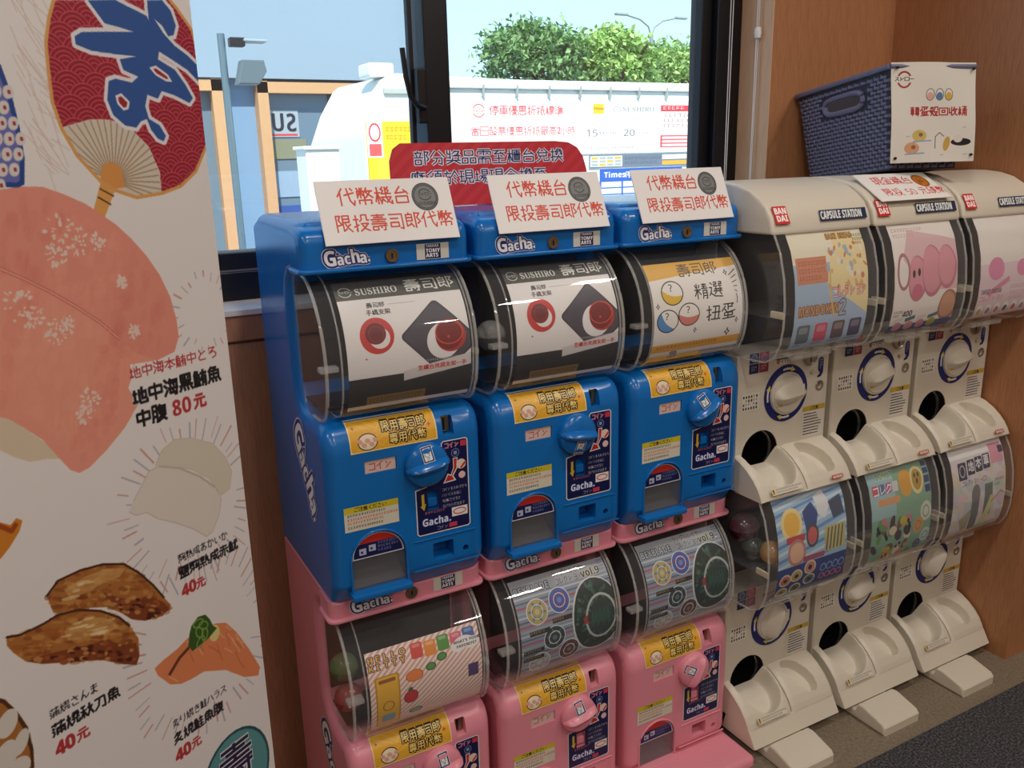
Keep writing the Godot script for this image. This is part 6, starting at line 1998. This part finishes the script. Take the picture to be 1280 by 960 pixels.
class Strokes:
	static var memo := {}
	static var fonts := {}
	static var table := {
		"一": "08f8", "木": "05f5 707f 750d 75fd", "禾": "c121 06f6 727f 760e 76fe", "火": "7077 770f 77ff 2446 d4a7", "扌": "04f4 808f6d 0bf9",
		"土": "25d5 717d 0efe", "口": "020efef202", "日": "000ffff000 07f7", "目": "000ffff000 05f5 0afa", "田": "000ffff000 07f7 707f",
		"月": "202a0f 20f0ffbf 25f5 2afa", "頁": "00f0 8063 @目,2,3,d,b 5b0f abff", "車": "01f1 808f 0cfc 242adad424 27d7", "石": "00f0 7008 @口,4,6,f,f",
		"亻": "e007 848f", "氵": "20c3 05a8 0fca", "代": "@亻,0,0,5,f 66f4 90a6bbeffb c0e2", "幣": "1022 6052 4049 1319 137379 3427 5467 a084 93f3 d3b689 94b6f9 2b2e 2bdbdece 797f",
		"機": "@木,0,0,5,f 8062836696 d0b2d3b6f6 59f9 a0a9cdfffc eaae 795f 7b9d", "台": "7026d5 a3e7 @口,2,8,d,f", "限": "101f 1050346829 70d0d676 73d3 707eac 97bbff e8ba",
		"投": "@扌,0,0,5,f 808466 80d0d5f5 78e8ac6f 89bdff", "壽": "11e1 7073 33c3 05f5 17e7 7577 09f9 @口,1,b,6,f 7bfb d9dfbf 9cad", "司": "11e1efbe 25a5 @口,2,8,a,d",
		"郎": "4042 12727818 1575 121d6b 5a8e a0af a1f1c5f9cb", "現": "0151 0757 0d6c 212d @目,7,0,e,9 895f b9befefb", "金": "7006 70f6 46b6 29d9 767e 0efe 4a5d baad",
		"元": "31c1 05f5 554b0f 959efefb", "硬": "@石,0,1,5,e 71f1 8389e9e383 86e6 b1ba6f 8aff", "部": "4042 0282 2336 7366 0797 @口,1,9,7,f b0bf b1f1d5f9db",
		"分": "5007 90f7 38c8cf9e 786c2f", "獎": "4049 1014 1444 1848 a073 81e1b576 76f6 d4d9 0bfb 786c0f 8bff c9da", "品": "@口,3,0,c,6 @口,0,8,6,f @口,9,8,f,f",
		"需": "10e0 7076 0205 02f2f5 3454 a4c4 18e8 785a 1a1f 1aeaef 5a5f 9a9f", "至": "11e1 7125c4 93e7 2ada 767e 0fff", "櫃": "@木,0,0,5,f 61f1 616efe 8385e5e383 b2b6 76f6 @目,8,7,e,c",
		"兌": "5015 90e5 @口,3,4,c,9 594c0f 999efefb", "換": "@扌,0,0,5,f 9064 91d1b3 7378 73e3e8 9487 c4d7 5afa a89b5f bbff", "須": "5004 5509 690f @頁,7,0,f,f",
		"於": "3042 0383 33290f 37776f4e c087 c1f6 b8da bbde", "場": "@土,0,1,5,d @日,8,0,e,5 67f7 976b 89f9efce b98d d9af", "地": "@土,0,1,5,d 66e4eaca a0ab 727c8efefb",
		"應": "7072 12e2 1209 120f 3534 4348 6068 84b4 87b7 95e5 98e8 b3b9 2c1f 5b5ecfcc 8b9d dbfe", "中": "@口,1,2,e,a 707f", "海": "@氵,0,0,4,f 7054 62f2 746ded 74e4dfbf 49f9 a5b7 9aac",
		"本": "04f4 707f 740b 74fb 4cbc", "魚": "5014 41a174 @田,2,4,d,b 2c0f 5c6f 9caf dcff", "有": "03f3 70550a @月,4,6,d,f", "鮪": "@魚,0,0,7,f @有,8,0,f,f",
		"黑": "2026d6d020 707a 4254 b2a4 28d8 0afa 2c0f 5c6f 9caf dcff", "腹": "@月,0,0,5,f 9064 82f2 @日,8,3,e,8 a97d 9aeaad6f 9bff", "鹽": "@目,0,0,5,8 8073 81f1 @田,8,3,e,8 2a2f 2adadf 6a6f 9a9f 0fff",
		"麴": "0171 4045 0373 0575 4508 4578 3a0f 392c0f 3a7a5d a083 92f2ffdf @木,9,4,e,c", "熟": "4042 0282 @口,2,3,6,5 1676 464c 0a7a 94d4d9fbf9 b0b68b 95b8 2d0f 5d6f 9daf ddff",
		"成": "23f3 23290f 37777c5b 9096bbeffb e68e c0e2", "赤": "22d2 7076 06f6 665b2f 969f7e 290d c9fd", "尤": "04f4 60590f 848efefb b0d2", "魷": "@魚,0,0,7,f @尤,8,0,f,f",
		"蒲": "02f2 4044 b0b4 @氵,0,5,3,f 57f7 595f 59e9ef 5cec a5af", "燒": "@火,0,0,5,f 81e1 b0b3 73f3 75a5 8488 c5f5 d4d8 68f8 988c5f c8cefefb", "焼": "@火,0,0,5,f 62f2 a0a6 8084 e0e4 56f6 69f9 998c5f c9cefefb",
		"秋": "@禾,0,0,7,f @火,8,0,f,f", "刀": "12d2df9e 725b0f", "炙": "7025 62c2962a 6485 @火,1,7,e,f", "圭": "23d3 7077 17e7 2bdb 787f 0fff", "鮭": "@魚,0,0,7,f @圭,8,0,f,f",
		"精": "1124 6154 0676 303f 360c 367b 91e1 93e3 85f5 b0b5 @月,9,7,e,f", "選": "2042 0535290d 2b6eff 6090926264a4 c0f0f2c2c4f4 8589 d5d9 67f7 59f9 8a6c caed", "扭": "@扌,0,0,5,f 71e1de a19e 67f7 5efe",
		"蛋": "20d0b2 7076 73c3 4207 3569f7 393cccc939 787e 1ffe", "手": "c121 25d5 09f9 717f4e", "支": "03f3 7077 27d78c0f 388cff", "架": "403407 12626746 @口,9,1,e,6 @木,0,7,f,f",
		"用": "21290f 21d1dfbf 25d5 2ada 717f", "專": "11e1 2328d8d323 25d5 707a 1aea 0cfc b9bf9f 4d5e", "轉": "@車,0,0,6,f @專,8,0,f,f", "殼": "1171 4043 1363 0676 0608 7678 @口,2,7,5,a 4b2f 4b6b6eff 909475 90e0e5f5 88e8bd8f 99bdff",
		"回": "@口,0,0,f,f @口,5,5,a,a", "收": "121b59 505f a077 94f4 d4bb6f 95bbff", "桶": "@木,0,0,5,f 70e0a3 @用,7,3,f,f", "停": "@亻,0,0,4,f a0a2 52f2 @口,7,3,d,6 5a58f8fa 7bdb abaf8e",
		"優": "@亻,0,0,4,f 51f1 @目,7,2,d,7 5a58f8fa a9ba 8b6e 7bdbae6f 9cff", "惠": "11e1 @田,2,2,d,7 7078 19e9 1b0f 4b4fcfcc 7b8d dbfe", "折": "@扌,0,0,5,f e082886f 86f6 c6cf",
		"抵": "@扌,0,0,5,f e082 828dac 87f7 b2c8efff 8fbf", "標": "@木,0,0,5,f 61f1 7376f6f373 9196 c1c6 78e8 6afa aaae8e 8c6e ccfe", "準": "@氵,0,0,4,9 8053 727a 74f4 76f6 78f8 7afa b1ba 0cfc 7a7f",
		"當": "7073 2032 d0c2 0604f4f6 @口,4,5,b,8 @田,2,9,d,f", "發": "1161 6106 3355 a0f6 d0a3 17676a1a1e6e6b 98d8dafa 989b 8cdc8f 9dff", "票": "01f1 2326d6d323 5156 a1a6 28d8 0afa 7a7f5e 3c0f ccff",
		"最": "@日,2,0,d,5 07f7 272e 777f 2979 2b7b 0e8d 97e7ad8f 98dcff", "高": "7072 02f2 @口,4,3,b,6 1f18e8ef @口,4,a,b,e", "小": "707f4e 350b b5fb", "時": "@日,0,2,5,d 82e2 b0b5 65f5 69f9 d6df9f 8bad",
		"以": "202c5a 7294 d0d68f c9fe", "上": "707e 76d6 0efe", "と": "3066 d3572b4ede", "ろ": "21c138a6eadd7f", "さ": "24d3 60c9 3a4fdf", "ん": "701f688a9ecdf9", "ま": "22d2 26d6 707d5f2d4b8cdf",
		"コ": "12d2de 1ede", "イ": "c008 757f", "ン": "2256 2ed4", "あ": "23d2 607c a45e2c48a7ebdd9f", "か": "03939d7f5d 502e c2f8", "い": "222b5e7b d3f9", "り": "312848 c0c99f", "き": "24d2 28d6 60ca 3c5fcf",
		"ハ": "520e a2fe", "ラ": "31c1 15d5ca5f", "ス": "22c2a60f 88ee", "シ": "2254 1759 1ed5", "ロ": "020efef202", "ー": "08f8", "ダ": "6018 52c2a90f 489c b0d2 e0f2", "レ": "202e8cd7", "ム": "6019dc a6ed", "ク": "6018 52c2a90f", "ョ": "42d2de4e 48d8", "ッ": "2436 7386 d49e", "タ": "6018 52c2a90f 489c", "ヤ": "05e4b8 407f",
		"を": "32c2 7038869b d65b6fdf", "れ": "404f 04641c 5a94b5bddefb", "て": "13e2777cbf", "ド": "505f 57cb b0c2 e0f2", "ル": "40490f 909ef9", "右": "04f4 80560b @口,4,8,d,f", "に": "202f 72d2 6b7ede",
		"転": "@車,0,0,6,f 91e1 76f6 a67eec cafe", "る": "21c138a6eadd8f6c9b", "カ": "03d3df9e 70590f", "プ": "12d2b70f e0f1", "セ": "06f4a9 404dde", "が": "03939d7f5d 502e b2d6 d0e1 f0f2", "出": "707f 2327d7d3 090ffff9",
		"す": "03f3 909a785a7c9a9c6f", "せ": "06f5 b1b9 414eee", "ら": "40a2 345a86cadd7f", "わ": "404f 14541b 5a95d5f9dd9f", "く": "c037 37cf", "だ": "13a3 501f 89d8 8c9eee b0c2 e0f2", "注": "@氵,0,0,4,f 90b2 63f3 78e8 a3af 5fff",
		"意": "7072 12e2 4345 b3a5 05f5 @日,3,6,c,a 1c0f 4b4fcfcc 7b8d dbfe", "ご": "22b2a4 293ede d0e2 f0f2", "入": "5071770f 74ff", "し": "404c7fee",
	}
	static func has(ch: String) -> bool:
		return table.has(ch)
	static func get_strokes(ch: String) -> Array:
		if memo.has(ch): return memo[ch]
		var out := []
		for tok in (table[ch] as String).split(" "):
			if tok.begins_with("@"):
				var b := tok.substr(1).split(",")
				var x0 := b[1].hex_to_int() / 15.0
				var y0 := b[2].hex_to_int() / 15.0
				var x1 := b[3].hex_to_int() / 15.0
				var y1 := b[4].hex_to_int() / 15.0
				for st in get_strokes(b[0]):
					var q := []
					for p in st: q.append(Vector2(lerpf(x0, x1, p.x), lerpf(y0, y1, p.y)))
					out.append(q)
			else:
				var q := []
				for i in range(0, tok.length() - 1, 2):
					q.append(Vector2(tok[i].hex_to_int() / 15.0, tok[i + 1].hex_to_int() / 15.0))
				out.append(q)
		memo[ch] = out
		return out
	static func latin(ch: String, bold: bool, serif: bool) -> Array:
		var key := ch + str(bold) + str(serif)
		if memo.has(key): return memo[key]
		var fk := str(bold) + str(serif)
		if not fonts.has(fk):
			var f := SystemFont.new()
			f.font_names = PackedStringArray(["Droid Serif" if serif else "Droid Sans"])
			f.font_weight = 700 if bold else 400
			fonts[fk] = f
		var rid: RID = fonts[fk].get_rids()[0]
		var ts := TextServerManager.get_primary_interface()
		var gi := ts.font_get_glyph_index(rid, 64, ch.unicode_at(0), 0)
		var d := ts.font_get_glyph_contours(rid, 64, gi)
		var pts: PackedVector3Array = d.get("points", PackedVector3Array())
		var ends: PackedInt32Array = d.get("contours", PackedInt32Array())
		var cs := []
		var a := 0
		for e in ends:
			var n := e - a + 1
			var full := []
			for i in n:
				var p := pts[a + i]
				var q := pts[a + (i + 1) % n]
				full.append([Vector2(p.x, p.y), p.z])
				if p.z != 1.0 and q.z != 1.0: full.append([Vector2(p.x + q.x, p.y + q.y) / 2, 1.0])
			var first := 0
			for i in full.size():
				if full[i][1] == 1.0:
					first = i
					break
			var out := []
			var m := full.size()
			var i := 0
			while i < m:
				var c: Array = full[(first + i) % m]
				if c[1] == 1.0:
					out.append(c[0])
				else:
					var p0: Vector2 = out[-1]
					var p2: Vector2 = full[(first + i + 1) % m][0]
					for k in [1, 2, 3]:
						var t: float = k / 4.0
						out.append(p0 * (1 - t) * (1 - t) + c[0] * 2 * t * (1 - t) + p2 * t * t)
				i += 1
			var res := []
			for p in out: res.append(Vector2(p.x, p.y) / 64.0)
			cs.append(res)
			a = e + 1
		var adv: float = ts.font_get_glyph_advance(rid, 64, gi).x / 64.0
		memo[key] = [cs, adv]
		return memo[key]
